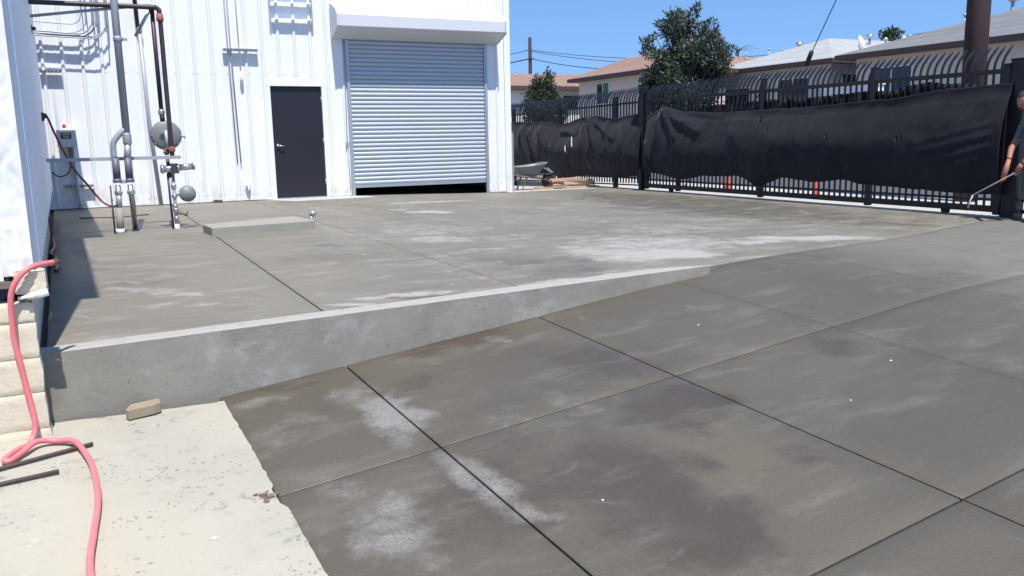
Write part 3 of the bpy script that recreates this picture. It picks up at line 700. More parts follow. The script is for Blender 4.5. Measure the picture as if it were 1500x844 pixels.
# twin conduit riser with elbow
cr = thing('conduit_riser', 'thick grey riser splitting into two conduits left of the gas meter', 'conduit')
MB().tube([(.445, 11.5, 4.6), (.44, 11.5, 1.22)], .044, 14).build('main_conduit', M['greypipe'], cr)
MB().lathe([(.05, 0), (.056, .01), (.056, .05), (.05, .06)], (.445, 11.5, 2.32), (0, 0, 1), 14).box((.50, 11.47, 2.33), (.55, 11.49, 2.36)).build('clamp', M['galv'], cr)
MB().lathe([(.048, 0), (.052, .01), (.052, .12), (.048, .13)], (.44, 11.5, 1.10), (0, 0, 1), 14).build('coupling', M['galv'], cr)
MB().tube(smooth_path([(.42, 11.5, 1.27), (.36, 11.5, 1.22), (.29, 11.5, 1.13), (.275, 11.5, 1.05), (.275, 11.5, .94)]), .036, 12).build('elbow', M['galv'], cr)
MB().tube([(.44, 11.5, 1.10), (.42, 11.5, .90)], .042, 12).build('straight', M['galv'], cr)
for xx in (.285, .425):
    a = MB().tube([(xx, 11.5, .93), (xx, 11.5, .66)], .045, 12).lathe([(.05, 0), (.053, .01), (.05, .05)], (xx, 11.5, .63), (0, 0, 1), 12).build('sleeve', pm('violet_grey_pipe', (.11, .10, .15), .5), cr)
    MB().lathe([(.035, 0), (.045, .01), (.045, .05), (.035, .06), (.032, .12)], (xx, 11.5, .48), (0, 0, 1), 12).build('union', M['silver'], a)
MB().tube([(.285, 11.5, .5), (.275, 11.5, .3)], .036, 12).build('lower_conduit', M['galv'], cr)
MB().tube([(.275, 11.5, .32), (.265, 11.5, .0)], .044, 12).build('pale_sleeve', M['pad'], cr)
MB().lathe([(.05, 0), (.05, .06)], (.262, 11.5, .0), (0, 0, 1), 12).build('base_collar', M['white'], cr)
MB().tube([(.425, 11.5, .5), (.44, 11.7, .35), (.46, 12.2, .0)], .034, 12).build('lower_conduit', M['galv'], cr)
MB().box((.32, 11.48, .62), (.39, 11.52, .66)).build('bracket', M['galv'], cr)
MB().tube([(.20, 11.52, .60), (.20, 11.52, .0)], .011, 8).build('thin_rod', M['rust'], cr)

# ------------------------------------------------------------------ building at the left
lb = thing('left_building', 'dented white metal building at the left edge on a block base', 'building')
SX0, SX1, SY1 = -.298, -.585, 15.0
def sx(y): return SX0+(SX1-SX0)*(y-4.75)/(SY1-4.75)
def trimf(u, v):
    x = -.43+u*(.43+SX0); z = .455+v*3.9
    d = .016*noise.noise(Vector((x*9, 0, z*3)))+.016*abs(noise.noise(Vector((x*20, 3, z*13))))+.006*noise.noise(Vector((x*50, 8, z*40)))
    k = 1-ss(.3, 1.4, z-.45)*.6
    edge_ = 0 if u in (0, 1) else 1
    return (x, 4.735+d*k*edge_-.01, z+(.012*noise.noise(Vector((x*30, 1, 1))) if v == 0 else 0))
mb = MB().grid(trimf, 14, 160)
mb.grid(lambda u, v: (SX0, 4.725+u*.10,   .455+v*3.9), 2, 40)
mb.build('corner_flashing', pm('weathered_white', (.72, .72, .70), .5, var=.05, dirt=(.42, .37, .30), dirt_amt=.6, dscale=6), lb)
x = -.432
while x > -6:
    mb = MB(); a = x-.915; xs_ = [a+i*.915/30 for i in range(31)]
    for i in range(30):
        f_ = lambda t: .024*max(0, min(1, (.04-min((t+.432) % .305, .305-(t+.432) % .305))/.02))
        mb.add([(xs_[i], 4.765-f_(xs_[i]), .43), (xs_[i+1], 4.765-f_(xs_[i+1]), .43), (xs_[i+1], 4.765-f_(xs_[i+1]), 6.05), (xs_[i], 4.765-f_(xs_[i]), 4.36)], [(0, 1, 2, 3)])
    mb.build('front_panel', M['wall'], lb); x -= .915
# side cladding, ribbed
y = 4.82; 
while y < SY1:
    b = min(y+.915, SY1); mb = MB(); n_ = 30
    ys = [y+(b-y)*i/n_ for i in range(n_+1)]
    f_ = lambda t: .028*max(0, min(1, (.045-min((t-4.82-.15) % .305, .305-(t-4.82-.15) % .305))/.02))
    for i in range(n_):
        mb.add([(sx(ys[i])+f_(ys[i]), ys[i], .45), (sx(ys[i+1])+f_(ys[i+1]), ys[i+1], .45), (sx(ys[i+1])+f_(ys[i+1]), ys[i+1], 6.05), (sx(ys[i])+f_(ys[i]), ys[i], 4.36)], [(0, 1, 2, 3)])
    mb.build('side_panel', M['wall'], lb); y += .915
MB().box((-6, 4.85, .3), (-.62, SY1, 4.36)).build('core', M['joint'], lb)
mb = MB().prism([(-6.1, 4.66), (SX0+.11, 4.66), (sx(9.2)+.11, 9.2), (sx(9.2)+.33, 9.2), (SX1+.31, SY1+.06), (-6.1, SY1+.06)], 'z', 4.36, 4.44)
mb.build('roof', M['wall'], lb)
MB().box((-6, 4.72, .395), (-.40, 4.85, .428)).build('timber_plate', M['timber'], lb)
mb = MB(); mb.grid(lambda u, v: (sx(4.75+u*9.6)-.035+.006*noise.noise(Vector((u*60, v*4, 0))), 4.78+u*9.6, -.5+v*.95), 80, 6)
mb.build('side_footing', M['block'], lb)
# lime-washed block base, block by block
courses = [(-.52, -.335), (-.332, -.145), (-.142, .035), (.038, .215), (.218, .315)]
for ci, (z0, z1) in enumerate(courses):
    xr = -.302-.003*ci; xl = xr-(.40 if ci % 2 else .60)
    if ci < 1: xr += .0
    while xr > -6:
        nu_, nv_ = 14, 7; yf = 4.713+random.uniform(-.001, .001)
        if ci == 0: yf -= .006
        mb = MB()
        KU = lambda t, n_: (0 if t <= 0 else 1 if t >= 1 else .012+(t-1/n_)/(1-2/n_)*.976)
        def bf(u, v, xl=xl, xr=xr, z0=z0, z1=z1, yf=yf, ci=ci):
            edge_ = u <= 0 or u >= 1 or v <= 0 or v >= 1; u = KU(u, 14); v = KU(v, 7); x = xl+(xr-xl)*u; z = z0+(z1-z0)*v
            e = min(u, 1-u)*abs(xr-xl); e2 = min(v, 1-v)*(z1-z0); rd = .0015*edge_
            if xr > -.4: x -= .010*max(0, u-.9)*10*(.5+noise.noise(Vector((z*9, 2, 1)))+.7*noise.noise(Vector((z*45, 5, 1))))
            return (x, yf+rd+.004*noise.noise(Vector((x*14, z*14, 3))), z)
        mb.grid(bf, nu_, nv_); p = [bf(u/nu_, 0) for u in range(nu_+1)]
        mb.add([bf(0, 1), bf(1, 1), (xr-.02, 4.86, z1-.002), (xl, 4.86, z1-.002)], [(0, 1, 2, 3)])
        mb.grid(lambda u, v: (bf(1, v)[0]-.004*u, bf(1, v)[1]+u*.14, bf(1, v)[2]), 3, nv_)
        mb.build('block', M['block'], lb)
        xr = xl-.003; xl = xr-.40
MB().box((-6, 4.7165, -.5), (-.335, 4.84, .318)).build('mortar', M['block'], lb)
# broken top block and pipe under the corner
mb = MB(); mb.grid(lambda u, v: (-.385+u*.135+.004*noise.noise(Vector((u*5, v*5, 0))), 4.70+.01*noise.noise(Vector((u*6, v*6, 2))), .365+.10*v+.02*(1-u)*(v)-.012*u*(1-v)), 10, 8)
mb.add([(-.385, 4.70, .485), (-.25, 4.70, .465), (-.26, 4.86, .465), (-.385, 4.86, .485)], [(0, 1, 2, 3)]).grid(lambda u, v: (-.25, 4.70+u*.15, .353+.11*v), 2, 2)
mb.build('top_block', M['block'], lb)
mb = MB().tube([(-.378, 4.695, .345), (-.33, 4.69, .352)], .009, 10).tube([(-.34, 4.69, .350), (-.295, 4.69, .357)], .014, 10).tube([(-.30, 4.69, .356), (-.245, 4.69, .366)], .0185, 12)
tag(mb.build('plastic_pipe', M['pvc']), 'stub of white plastic pipe poking out on top of the lime washed blocks', 'pipe')
mb = MB().tube([(-.52, GY, 3.1), (-.515, GY, 2.3)], .03, 10).lathe([(.045, 0), (.045, .1)], (-.50, GY-.03, 2.40), (0, 0, 1), 10).tube([(-.5, GY-.02, 2.45), (-.42, GY-.04, 2.46)], .02, 8)
tag(mb.build('side_valve', M['maroon']), 'dark red pipe with a valve fixed to the side of the left building', 'valve')
hk = MB().lathe([(.02, 0), (.05, .01), (.05, .06), (.02, .07)], (-.50, GY-.02, 1.44), (1, -.1, 0), 12).tube([(-.52, GY, 1.44), (-.40, GY, 1.44)], .02, 8)
tag(hk.build('hose_hook', M['rust']), 'rusty round hook on the side wall holding the dark red hose', 'hook')
def RP(pts, r, n=8, k=6): return MB().tube(smooth_path(pts, k), r, n)
tag(RP([(-.48, GY-.02, 1.36), (-.44, GY-.03, 1.47), (-.40, GY-.03, 1.42), (-.35, GY, 1.25), (-.26, GY, 1.0), (-.17, GY, .79), (-.07, GY, .64), (.06, GY, .44), (.14, GY-.05, .36), (.21, GY-.1, .335), (.255, GY-.15, .35)], .013).build('red_cable', M['redcable']), 'dark red hose hanging from the hook across to the conduit riser', 'hose')
tag(RP([(-.485, GY-.04, 1.42), (-.49, 11.5, 1.1), (-.48, 11.3, .7), (-.475, 11.0, .3), (-.46, 10.8, .05), (-.43, 10.2, .02), (-.44, 9.6, .02), (-.38, 9.2, .02), (-.40, 8.8, .02), (-.35, 8.5, .02), (-.36, 8.2, .02)], .016).build('red_hose_drop', M['redcable']), 'dark red hose dropping down the side of the left building onto the paving', 'hose')
# pink air hose in the foreground
hz = lambda x, y: zold(x, y)+.022
ph = [(-.213, 4.80, .497), (-.25, 4.74, .502), (-.31, 4.68, .495), (-.365, 4.66, .45), (-.403, 4.665, .37), (-.412, 4.675, .25), (-.413, 4.68, .13), (-.40, 4.68, .02), (-.388, 4.68, -.10), (-.370, 4.665, -.24), (-.372, 4.65, -.32), (-.40, 4.61, -.37),
      (-.45, 4.52, hz(-.45, 4.52)+.002), (-.492, 4.43, hz(-.49, 4.43)), (-.47, 4.40, hz(-.47, 4.4)), (-.42, 4.48, hz(-.42, 4.48)+.005), (-.36, 4.56, hz(-.36, 4.56)+.018), (-.28, 4.57, hz(-.28, 4.57)+.004), (-.20, 4.51, hz(-.2, 4.51)+.012), (-.15, 4.35, hz(-.15, 4.35)),
      (-.12, 4.15, hz(-.12, 4.15)), (-.105, 3.82, hz(-.1, 3.82)), (-.125, 3.5, hz(-.12, 3.5)), (-.14, 3.24, hz(-.14, 3.24)), (-.12, 2.8, hz(-.12, 2.8)), (-.2, 2.2, hz(-.2, 2.2)), (-.5, 1.4, hz(-.5, 1.4))]
hs = tag(RP(ph, .0140, 12, 7).build('pink_hose', M['hose']), 'faded pink air hose hanging over the block base and curling across the slab', 'hose')
MB().tube([(-.225, 4.785, .498), (-.198, 4.822, .496)], .0165, 10).tube([(-.198, 4.822, .496), (-.186, 4.838, .495)], .010, 8).build('coupling', M['brass'], hs)
gi = 'rods lying on the pale slab'
def rod(a, b, lab):
    A = (a[0], a[1], zold(*a)+.016); B = (b[0], b[1], zold(*b)+.016); Mi = ((a[0]+b[0])/2, (a[1]+b[1])/2+.004, zold((a[0]+b[0])/2, (a[1]+b[1])/2)+.014)
    tag(MB().tube([A, Mi, B], .0095, 8).build('steel_rod', M['rust']), lab, 'rod', gi)
rod((-1.3, 4.03), (-.12, 4.49), 'longer rusty steel rod under the pink hose')
rod((-1.3, 3.99), (-.262, 4.205), 'shorter rusty steel rod nearer the camera with its end left of the hose')
# offcut of wood against the curb
mb = MB().grid(lambda u, v: (0, 0, 0), 1, 1) if False else MB()
mb.prism([(.045, 4.80), (.06, 4.775), (.19, 4.82), (.225, 4.845), (.222, 4.935), (.07, 4.885)], 'z', zold(.1, 4.85)+.003, zold(.1, 4.85)+.062)
tag(mb.build('wood_offcut', pm('offcut_wood', (.27, .215, .15), .9, var=.2, scale=12), bevel=.006), 'brown block offcut lying on the pale slab against the curb', 'block')
tag(MB().tube([(-.22, 14.3, .012), (.3, 14.1, .014), (.75, 14.35, .012)], .010, 6).build('ground_rod', M['timber']), 'thin brown stick lying on the paving behind the conduits', 'stick')
cl = thing('dirt_clump', 'small clump of brown dirt and pebbles on the joint by the pale slab edge', 'dirt clump')
mb = MB()
for k in range(40):
    a = random.uniform(0, 6.28); r = abs(random.gauss(0, .028)); s = random.uniform(.003, .011)
    px, py = .565+r*math.cos(a)*.8, 3.575+r*math.sin(a)*1.3
    mb.box((px-s, py-s, zold(px, py)-.002), (px+s, py+s, zold(px, py)+s*1.2), jit=s*.4, rz=a)
stuff(mb.build('clods', M['dirt'], cl))
for (x, y, lab) in ((3.56, 4.37, 'tiny white chip on the ramp beyond the first cross joint'), (4.0, 3.2, 'tiny white chip on the ramp at the right'), (3.38, 2.93, 'tiny white chip in the middle of the ramp'), (1.78, 2.78, 'tiny white chip on the dark slab in the foreground'), (.30, 3.3, 'white plaster chip on the pale slab near its edge')):
    z = zramp(x, y) if x > .6 else zold(x, y)+.005; s = .0045 if x > .6 else .010
    mb = MB().box((x-s, y-s, z-.001), (x+s*1.2, y+s, z+s*.7), jit=s*.3, rz=random.random())
    tag(mb.build('white_chip', M['chip']), lab, 'chip', 'white chips on the concrete')

# ------------------------------------------------------------------ sliding gate and iron fence
FX = 10.78
def picket_mesh(name, z0, z1=1.84, tip=.30, out=.26):
    r = .0125; P = [(0, z0), (0, z1+.03), (.018, z1+.10), (.065, z1+.18), (.135, z1+.25), (.205, z1+.315)]
    mb = MB(); vs = []
    for i, (x, z) in enumerate(P):
        q = r if i < len(P)-1 else .004
        vs += [(x-q, -q, z+q*.3*i/2), (x+q, -q, z-q*.3*i/2), (x+q, q, z-q*.3*i/2), (x-q, q, z+q*.3*i/2)]
    fs = [(4*i+j, 4*i+(j+1) % 4, 4*i+4+(j+1) % 4, 4*i+4+j) for i in range(len(P)-1) for j in range(4)]
    fs += [(3, 2, 1, 0), tuple(4*(len(P)-1)+j for j in range(4))]
    mb.add(vs, fs); return mb.mesh(name, M['black'])
gate = thing('sliding_gate', 'long black iron sliding gate with curved picket tops at the right', 'gate')
pmh = picket_mesh('picket', .05)
y = 7.20; k = 0
while y < 15.05:
    put('picket', pmh, gate, (FX, y, random.uniform(-.004, .004)), (random.uniform(-.006, .006), 0, random.uniform(-.05, .05))); y += .112
for z0, z1, yy in ((1.79, 1.85, 0), (.13, .165, 0), (-.018, .065, 0)):
    d = .03 if z0 > 0 else .04
    MB().box((FX-d, 7.08, z0), (FX+d, 15.12, z1)).build('rail', M['black'], gate, bevel=.004)
for y, zt in ((7.12, 1.90), (9.22, 2.02), (11.58, 2.02), (13.97, 2.0), (15.07, 2.0)):
    MB().box((FX-.042, y-.042, -.05), (FX+.042, y+.042, zt)).box((FX-.048, y-.048, zt), (FX+.048, y+.048, zt+.012)).build('post', M['black'], gate, bevel=.003)
MB().tube([(FX+.02, 13.8, .05), (FX+.02, 11.7, 1.78)], .012, 6).build('brace', M['black'], gate)
for y in (7.88, 14.2):
    wv = MB().lathe([(.03, -.02), (.062, -.018), (.05, 0), (.062, .018), (.03, .02)], (FX, y, -.03), (1, 0, 0), 16).build('wheel', M['rubber'], gate)
mb = MB().box((FX-.03, 6.9, -.086), (FX+.03, 22, -.078)).box((FX-.006, 6.9, -.08), (FX+.006, 22, -.066))
tag(mb.build('gate_track', M['galv']), 'flat steel track on the ground under the sliding gate', 'gate track')
def big_post(x, y, s, zt, lab):
    mb = MB().box((x-s, y-s, -.3), (x+s, y+s, zt)).box((x-s-.008, y-s-.008, zt), (x+s+.008, y+s+.008, zt+.02))
    return tag(mb.build('gate_post', M['black'], bevel=.006), lab, 'post', 'gate posts')
big_post(10.86, 6.98, .10, 1.95, 'thick square black post at the right end of the gate beside the worker')
big_post(10.74, 15.20, .052, 2.08, 'slim black post where the gate meets the fence beyond')
fence = thing('iron_fence', 'black iron fence with curved picket tops running on beyond the gate', 'fence')
fz = lambda y: -.012*max(0, y-15.3)*1.1
y = 15.34
while y < 24.6:
    put('picket', pmh, fence, (FX+.03, y, fz(y)+random.uniform(-.004, .004)), (random.uniform(-.006, .006), 0, random.uniform(-.05, .05))); y += .112
for z0, z1 in ((1.79, 1.83), (.16, .19), (.0, .03)):
    for a, b in ((15.3, 18.8), (18.8, 21.5), (21.5, 24.6)):
        mb = MB().box((FX+.01, a, z0), (FX+.05, b, z1)); mb.v = [(x, y, z+fz(y)) for x, y, z in mb.v]; mb.build('rail', M['black'], fence)
for y in (16.32, 18.9, 21.5, 24.4):
    MB().box((FX-.02, y-.045, -.4), (FX+.07, y+.045, 1.98+fz(y))).build('post', M['black'], fence, bevel=.003)
f2 = thing('iron_fence', 'black iron fence behind the worker right of the thick gate post', 'fence')
y = 6.8
while y > 2.6:
    put('picket', pmh, f2, (FX+.1, y, -.03)); y -= .112
for z0, z1 in ((1.76, 1.82), (.13, .165), (-.02, .03)): MB().box((FX+.07, 2.6, z0), (FX+.13, 6.85, z1)).build('rail', M['black'], f2)

# black shade cloth hung on the gate
def lerp(T, y):
    for (a, za), (b, zb) in zip(T, T[1:]):
        if a <= y <= b: return za+(zb-za)*ss(0, 1, (y-a)/(b-a))
    return T[0][1] if y < T[0][0] else T[-1][1]
def seg(y, z, a, b, w_):
    ay, az = a; by, bz = b; L2 = (by-ay)**2+(bz-az)**2; t = max(0, min(1, ((y-ay)*(by-ay)+(z-az)*(bz-az))/L2))
    d = math.hypot(y-ay-t*(by-ay), z-az-t*(bz-az)); return math.exp(-(d/w_)**2)*(1-.55*t)
def cloth(name, y0, y1, top, bot, folds, holes, label, x0, zoff=lambda y: 0, belly=.20):
    def fn(u, v):
        y = y0+(y1-y0)*u; zt, zb = lerp(top, y), lerp(bot, y); z = zt+(zb-zt)*v
        sag = belly*math.sin(math.pi*min(1, v)**1.25)*(.75+.35*noise.noise(Vector((y*.5, 0, 3))))
        d = sag+.030*noise.noise(Vector((y*.9, z*1.7, 0)))+.013*noise.noise(Vector((y*4.5, z*3, 7)))+.004*noise.noise(Vector((y*16, z*7, 2)))
        for a, b, w_, amp in folds: d += amp*seg(y, z, a, b, w_)
        d *= min(1, v*6+.15)
        z += .008*noise.noise(Vector((y*7, v*2, 4)))+(.016*noise.noise(Vector((y*3, 9, 4))) if v > .97 else 0)
        return (x0-.018-max(0, d), y, z+zoff(y))
    def hole(u, v):
        y = y0+(y1-y0)*u; zt, zb = lerp(top, y), lerp(bot, y); z = zt+(zb-zt)*v
        for hy, hzz, ry, rz, sl in holes:
            dz = z-hzz
            if ((y-hy-dz*sl)/ry)**2+(dz/rz)**2 < 1: return True
        return False
    nu = int((y1-y0)/.0155)
    mb = MB().grid(fn, nu, 84, skip=hole)
    o = mb.build(name, M['cloth']); sol = o.modifiers.new('thick', 'SOLIDIFY'); sol.thickness = .003
    for hy, hzz, ry, rz, sl in holes:
        if name == 'shade_cloth' and y0 < 8 and hy < 11.4:   # doubled cloth shows dark through these slits
            MB().box((x0+.055, hy-.09, hzz-.11+zoff(hy)), (x0+.058, hy+.16, hzz+.10+zoff(hy))).build('backing', M['cloth'], o)
    return tag(o, label, 'shade cloth', 'black shade cloths on the fence')
GT = [(7.12, 1.66), (7.85, 1.64), (8.97, 1.55), (10.59, 1.50), (12.63, 1.49), (13.64, 1.54), (14.43, 1.67), (14.62, 1.60), (14.8, 1.56), (15.0, 1.50)]
GB = [(7.05, .215), (7.74, .22), (8.87, .255), (9.3, .27), (9.66, .33), (10.3, .27), (10.99, .32), (11.57, .15), (12.11, .31), (13.0, .29), (13.82, .2), (14.76, .30), (15.0, .12)]
GF = [((14.40, 1.66), (13.2, 1.16), .10, .10), ((14.43, 1.66), (13.9, 1.05), .07, .07), ((14.3, 1.62), (12.6, 1.42), .06, .05), ((14.5, 1.5), (14.3, .6), .09, .05), ((14.85, .9), (14.75, .2), .07, .08), ((7.2, 1.0), (8.6, .7), .06, .012), ((7.2, .85), (8.4, .55), .05, .012), ((7.2, 1.15), (8.3, .9), .05, .010), ((11.6, 1.5), (10.4, 1.43), .05, .03), ((12, 1.1), (9, 1.05), .3, .03), ((7.3, .7), (8.2, .42), .05, .012)]
GHL = [(11.5, 1.30, .017, .085, .35), (11.27, 1.13, .013, .06, .3), (9.93, 1.0, .014, .075, .25), (8.63, .95, .016, .055, .1), (8.55, .96, .012, .045, .0)]
cloth('shade_cloth', 7.02, 14.98, GT, GB, GF, GHL, 'long black shade cloth sagging along the sliding gate', FX-.03)
FT = [(15.3, 1.56), (15.6, 1.55), (16.3, 1.50), (17.2, 1.60), (17.7, 1.58), (18.6, 1.46), (19.8, 1.56), (21.5, 1.62), (23.5, 1.6)]
FB = [(15.3, .22), (16.4, .16), (17.5, .2), (18.6, .12), (19.6, .22), (21, .15), (23.5, .16)]
FF = [((17.4, 1.55), (16.7, .7), .08, .07), ((17.3, 1.56), (16.2, 1.05), .07, .05), ((19.8, 1.38), (19.3, .9), .07, .06), ((20.8, 1.38), (20, .45), .11, .09), ((20.4, 1.3), (19.7, .6), .07, .06), ((18.6, 1.3), (17.9, 1.2), .07, .05), ((16.6, 1.4), (16.3, .5), .1, .03), ((17.6, 1.3), (17.2, .5), .08, .04)]
FH = [(17.99, 1.02, .07, .12, .35), (18.25, .84, .06, .11, .3)]
cloth('shade_cloth', 15.16, 23.5, FT, FB, FF, FH, 'black shade cloth drooping on the fence behind the wheelbarrow', FX, fz)
# rumpled extra cloth bunched behind the pickets
mb = MB().grid(lambda u, v: (FX+.05+.05*noise.noise(Vector((u*30, v*3, 1)))+.03*v, 7.4+u*6.2, 1.30+v*(.36+.14*noise.noise(Vector((u*4, 2, 2)))+.10*math.exp(-((u-.16)/.07)**2))+.03*noise.noise(Vector((u*22, v*2, 0)))), 240, 8)
o = mb.build('bunched_cloth', M['cloth']); sm_ = o.modifiers.new('thick', 'SOLIDIFY'); sm_.thickness = .003
tag(o, 'rumpled dark cloth bunched behind the gate pickets above the long shade cloth', 'cloth')

# ------------------------------------------------------------------ wheelbarrow, lumber, cones
wb = thing('wheelbarrow', 'worn grey wheelbarrow parked at the fence behind the warehouse corner', 'wheelbarrow', loc=(9.30, 17.75, -.115), rz=R(-8))
def ring(z, x0, x1, w0, w1, zs=0):
    P = []
    for k in range(28):
        a = 2*math.pi*k/28; cx, sx_ = math.cos(a), math.sin(a)
        q = lambda t: math.copysign(abs(t)**.55, t)
        x = (x0+x1)/2+(x1-x0)/2*q(cx); t = (x-x0)/(x1-x0); y = q(sx_)*(w0+(w1-w0)*t)
        P.append((x, y, z+zs*t*t)) 
    return P
rs = [ring(.30, -.22, .16, .12, .14), ring(.33, -.26, .20, .16, .17), ring(.52, -.44, .40, .27, .30, .08), ring(.545, -.47, .43, .29, .32, .09), ring(.53, -.48, .44, .30, .33, .09)]
vs = [p for r_ in rs for p in r_]
fs = [(28*i+j, 28*i+(j+1) % 28, 28*i+28+(j+1) % 28, 28*i+28+j) for i in range(4) for j in range(28)]+[tuple(range(28))]
tr = MB().add(vs, fs, 0, True).build('tray', M['tray'], wb); so_ = tr.modifiers.new('t', 'SOLIDIFY'); so_.thickness = .004
for s_ in (-1, 1):
    MB().tube([(.50, s_*.05, .20), (.1, s_*.16, .27), (-.35, s_*.24, .33), (-.95, s_*.28, .52)], .017, 8).build('handle', M['timber'], wb)
    MB().tube([(-.12, s_*.19, .29), (-.24, s_*.21, .01), (-.36, s_*.21, .01), (-.30, s_*.22, .31)], .011, 8).build('leg', M['blackpipe'], wb)
wl = MB().lathe([(.10, -.03), (.15, -.035), (.178, -.02), (.185, 0), (.178, .02), (.15, .035), (.10, .03)], (.50, 0, .185), (0, 1, 0), 24).build('wheel', M['rubber'], wb)
MB().lathe([(.02, -.04), (.03, -.02), (.1, -.015), (.1, .015), (.03, .02), (.02, .04)], (.50, 0, .185), (0, 1, 0), 20).build('rim', M['cream'], wl)
MB().tube([(.42, -.12, .5), (.60, -.06, .38), (.60, .06, .38), (.42, .12, .5)], .009, 6).build('nose_guard', M['greypipe'], wb)
lg = 'boards in the loose lumber stack'
BD = [(9.75, 17.28, -.105, 1.25, .09, .035, 4, 'bottom front board of the lumber stack'), (9.72, 17.40, -.100, 1.15, .12, .035, -6, 'wide board under the lumber stack at the back'),
      (9.62, 17.22, -.068, 1.1, .06, .04, 9, 'slanting board in the lower middle of the lumber stack'), (9.85, 17.36, -.060, 1.0, .09, .035, -3, 'board in the middle of the lumber stack'),
      (9.68, 17.28, -.022, 1.15, .08, .035, 2, 'upper long board of the lumber stack'), (9.92, 17.36, -.015, .95, .06, .04, 6, 'upper right board of the lumber stack'),
      (9.78, 17.30, .020, 1.05, .045, .045, -2, 'straight stick on top of the lumber stack'), (9.72, 17.33, .028, 1.0, .10, .03, 7, 'wide grey board near the top of the lumber stack'),
      (9.95, 17.30, .062, .8, .05, .04, -5, 'short stick lying across the top right of the lumber stack'),
      (9.64, 17.27, .070, .34, .09, .028, -3, 'short pale offcut on top of the lumber stack'),
      (9.05, 17.15, -.108, .75, .08, .03, 8, 'board lying nearest the wheelbarrow in front of its wheel'),
      (9.20, 17.30, -.075, .60, .06, .03, -10, 'grey stick leaning across the board by the wheelbarrow'),
      (9.60, 17.26, .098, .9, .05, .035, 5, 'topmost long stick of the lumber stack'),
      (9.45, 17.20, -.112, .62, .07, .03, 14, 'short board sticking out left of the lumber stack')]
for i, (x, y, z, L, wd, th, rz, lab) in enumerate(BD):
    me = MB().box((0, -wd/2, 0), (L, wd/2, th), jit=.002).mesh('board', [M['lumber'], M['lumbergrey']][i % 3 == 2])
    o = put('board', me, None, (x, y, z), (random.uniform(-.03, .03), random.uniform(-.012, .012), R(rz)), bevel=.003)
    tag(o, lab, 'board', lg)
def cone(x, y, z, lab):
    t = thing('traffic_cone', lab, 'traffic cone', 'orange cones beyond the gate', loc=(x, y, z))
    MB().box((-.11, -.11, 0), (.11, .11, .025)).build('base', M['orange'], t, bevel=.005)
    MB().lathe([(.085, .025), (.075, .05), (.022, .40), (.018, .42)], (0, 0, 0), (0, 0, 1), 16).build('body', M['orange'], t)
cone(11.9, 13.75, -.10, 'orange cone beyond the gate near its left end')
cone(11.9, 11.35, -.10, 'orange cone beyond the gate near its middle')

# ------------------------------------------------------------------ houses across the street
def hip(name, mat, parent, x0, x1, y0, y1, ze, zr, ridge='y', th=.10):
    hx, hy = (x1-x0)/2, (y1-y0)/2; cx, cy = (x0+x1)/2, (y0+y1)/2
    if ridge == 'y': A, B = (cx, y0+hx, zr), (cx, y1-hx, zr)
    else: A, B = (x0+hy, cy, zr), (x1-hy, cy, zr)
    c = [(x0, y0), (x1, y0), (x1, y1), (x0, y1)]
    vs = [(a, b, ze) for a, b in c]+[(a, b, ze-th) for a, b in c]+[A, B]
    if ridge == 'y': fs = [(0, 1, 8), (1, 2, 9, 8), (2, 3, 9), (3, 0, 8, 9)]
    else: fs = [(0, 1, 9, 8), (1, 2, 9), (2, 3, 8, 9), (3, 0, 8)]
    r_ = MB().add(vs, fs).build('roof', mat, parent)
    MB().box((x0, y0, ze-.24), (x1, y1, ze-.005)).build('fascia', M['fascia'], parent)
    return r_
def window(parent, x, y0, y1, z0, z1, curtain=None, axis='x'):
    if axis == 'x':
        f_ = MB().box((x-.05, y0-.07, z0-.07), (x, y1+.07, z0)).box((x-.05, y0-.07, z1), (x, y1+.07, z1+.07)).box((x-.05, y0-.07, z0), (x, y0, z1)).box((x-.05, y1, z0), (x, y1+.07, z1)).box((x-.045, (y0+y1)/2-.03, z0), (x, (y0+y1)/2+.03, z1)).build('window', M['frame'], parent)
        m_ = (y0+y1)/2
        MB().box((x-.022, y0, z0), (x-.012, m_-.03, z1)).build('pane', M['drape'] if curtain else M['glass'], f_)
        MB().box((x-.022, m_+.03, z0), (x-.012, y1, z1)).build('pane', M['glass'], f_)
    else:
        f_ = MB().box((y0-.07, x-.05, z0-.07), (y1+.07, x, z0)).box((y0-.07, x-.05, z1), (y1+.07, x, z1+.07)).box((y0-.07, x-.05, z0), (y0, x, z1)).box((y1, x-.05, z0), (y1+.07, x, z1)).build('window', M['frame'], parent)
        MB().box((y0, x-.022, z0), (y1, x-.012, z1)).build('pane', M['glass'], f_)
def vent(parent, x, y, z, k=1., tall=0.):
    v_ = MB().tube([(x, y, z-.4), (x, y, z+.12+tall)], .09*k, 10).build('roof_vent', M['galv'], parent)
    MB().lathe([(.10*k, 0), (.24*k, .05*k), (.27*k, .16*k), (.22*k, .28*k), (.10*k, .34*k), (0, .35*k)], (x, y, z+.12+tall), (0, 0, 1), 14).build('vent_cap', M['silver'] if k > .5 else M['galv'], v_)
def dish(x, y, z, lab, az=200):
    t = thing('satellite_dish', lab, 'satellite dish', 'satellite dishes on the pale roof', loc=(x, y, z), rz=R(az-180))
    MB().tube([(0, 0, -.35), (0, 0, .25), (0, .05, .45)], .03, 8).build('mast', M['greypipe'], t)
    a = MB().lathe([(0, .0), (.2, .03), (.36, .10), (.42, .15)], (0, .0, .55), (0, -1, .45), 20).build('reflector', M['hoodwhite'], t)
    so2 = a.modifiers.new('t', 'SOLIDIFY'); so2.thickness = .015
    MB().tube([(0, .0, .2), (0, -.55, .52)], .018, 6).box((-.04, -.62, .48), (.04, -.52, .58)).build('feed_arm', M['greypipe'], t)
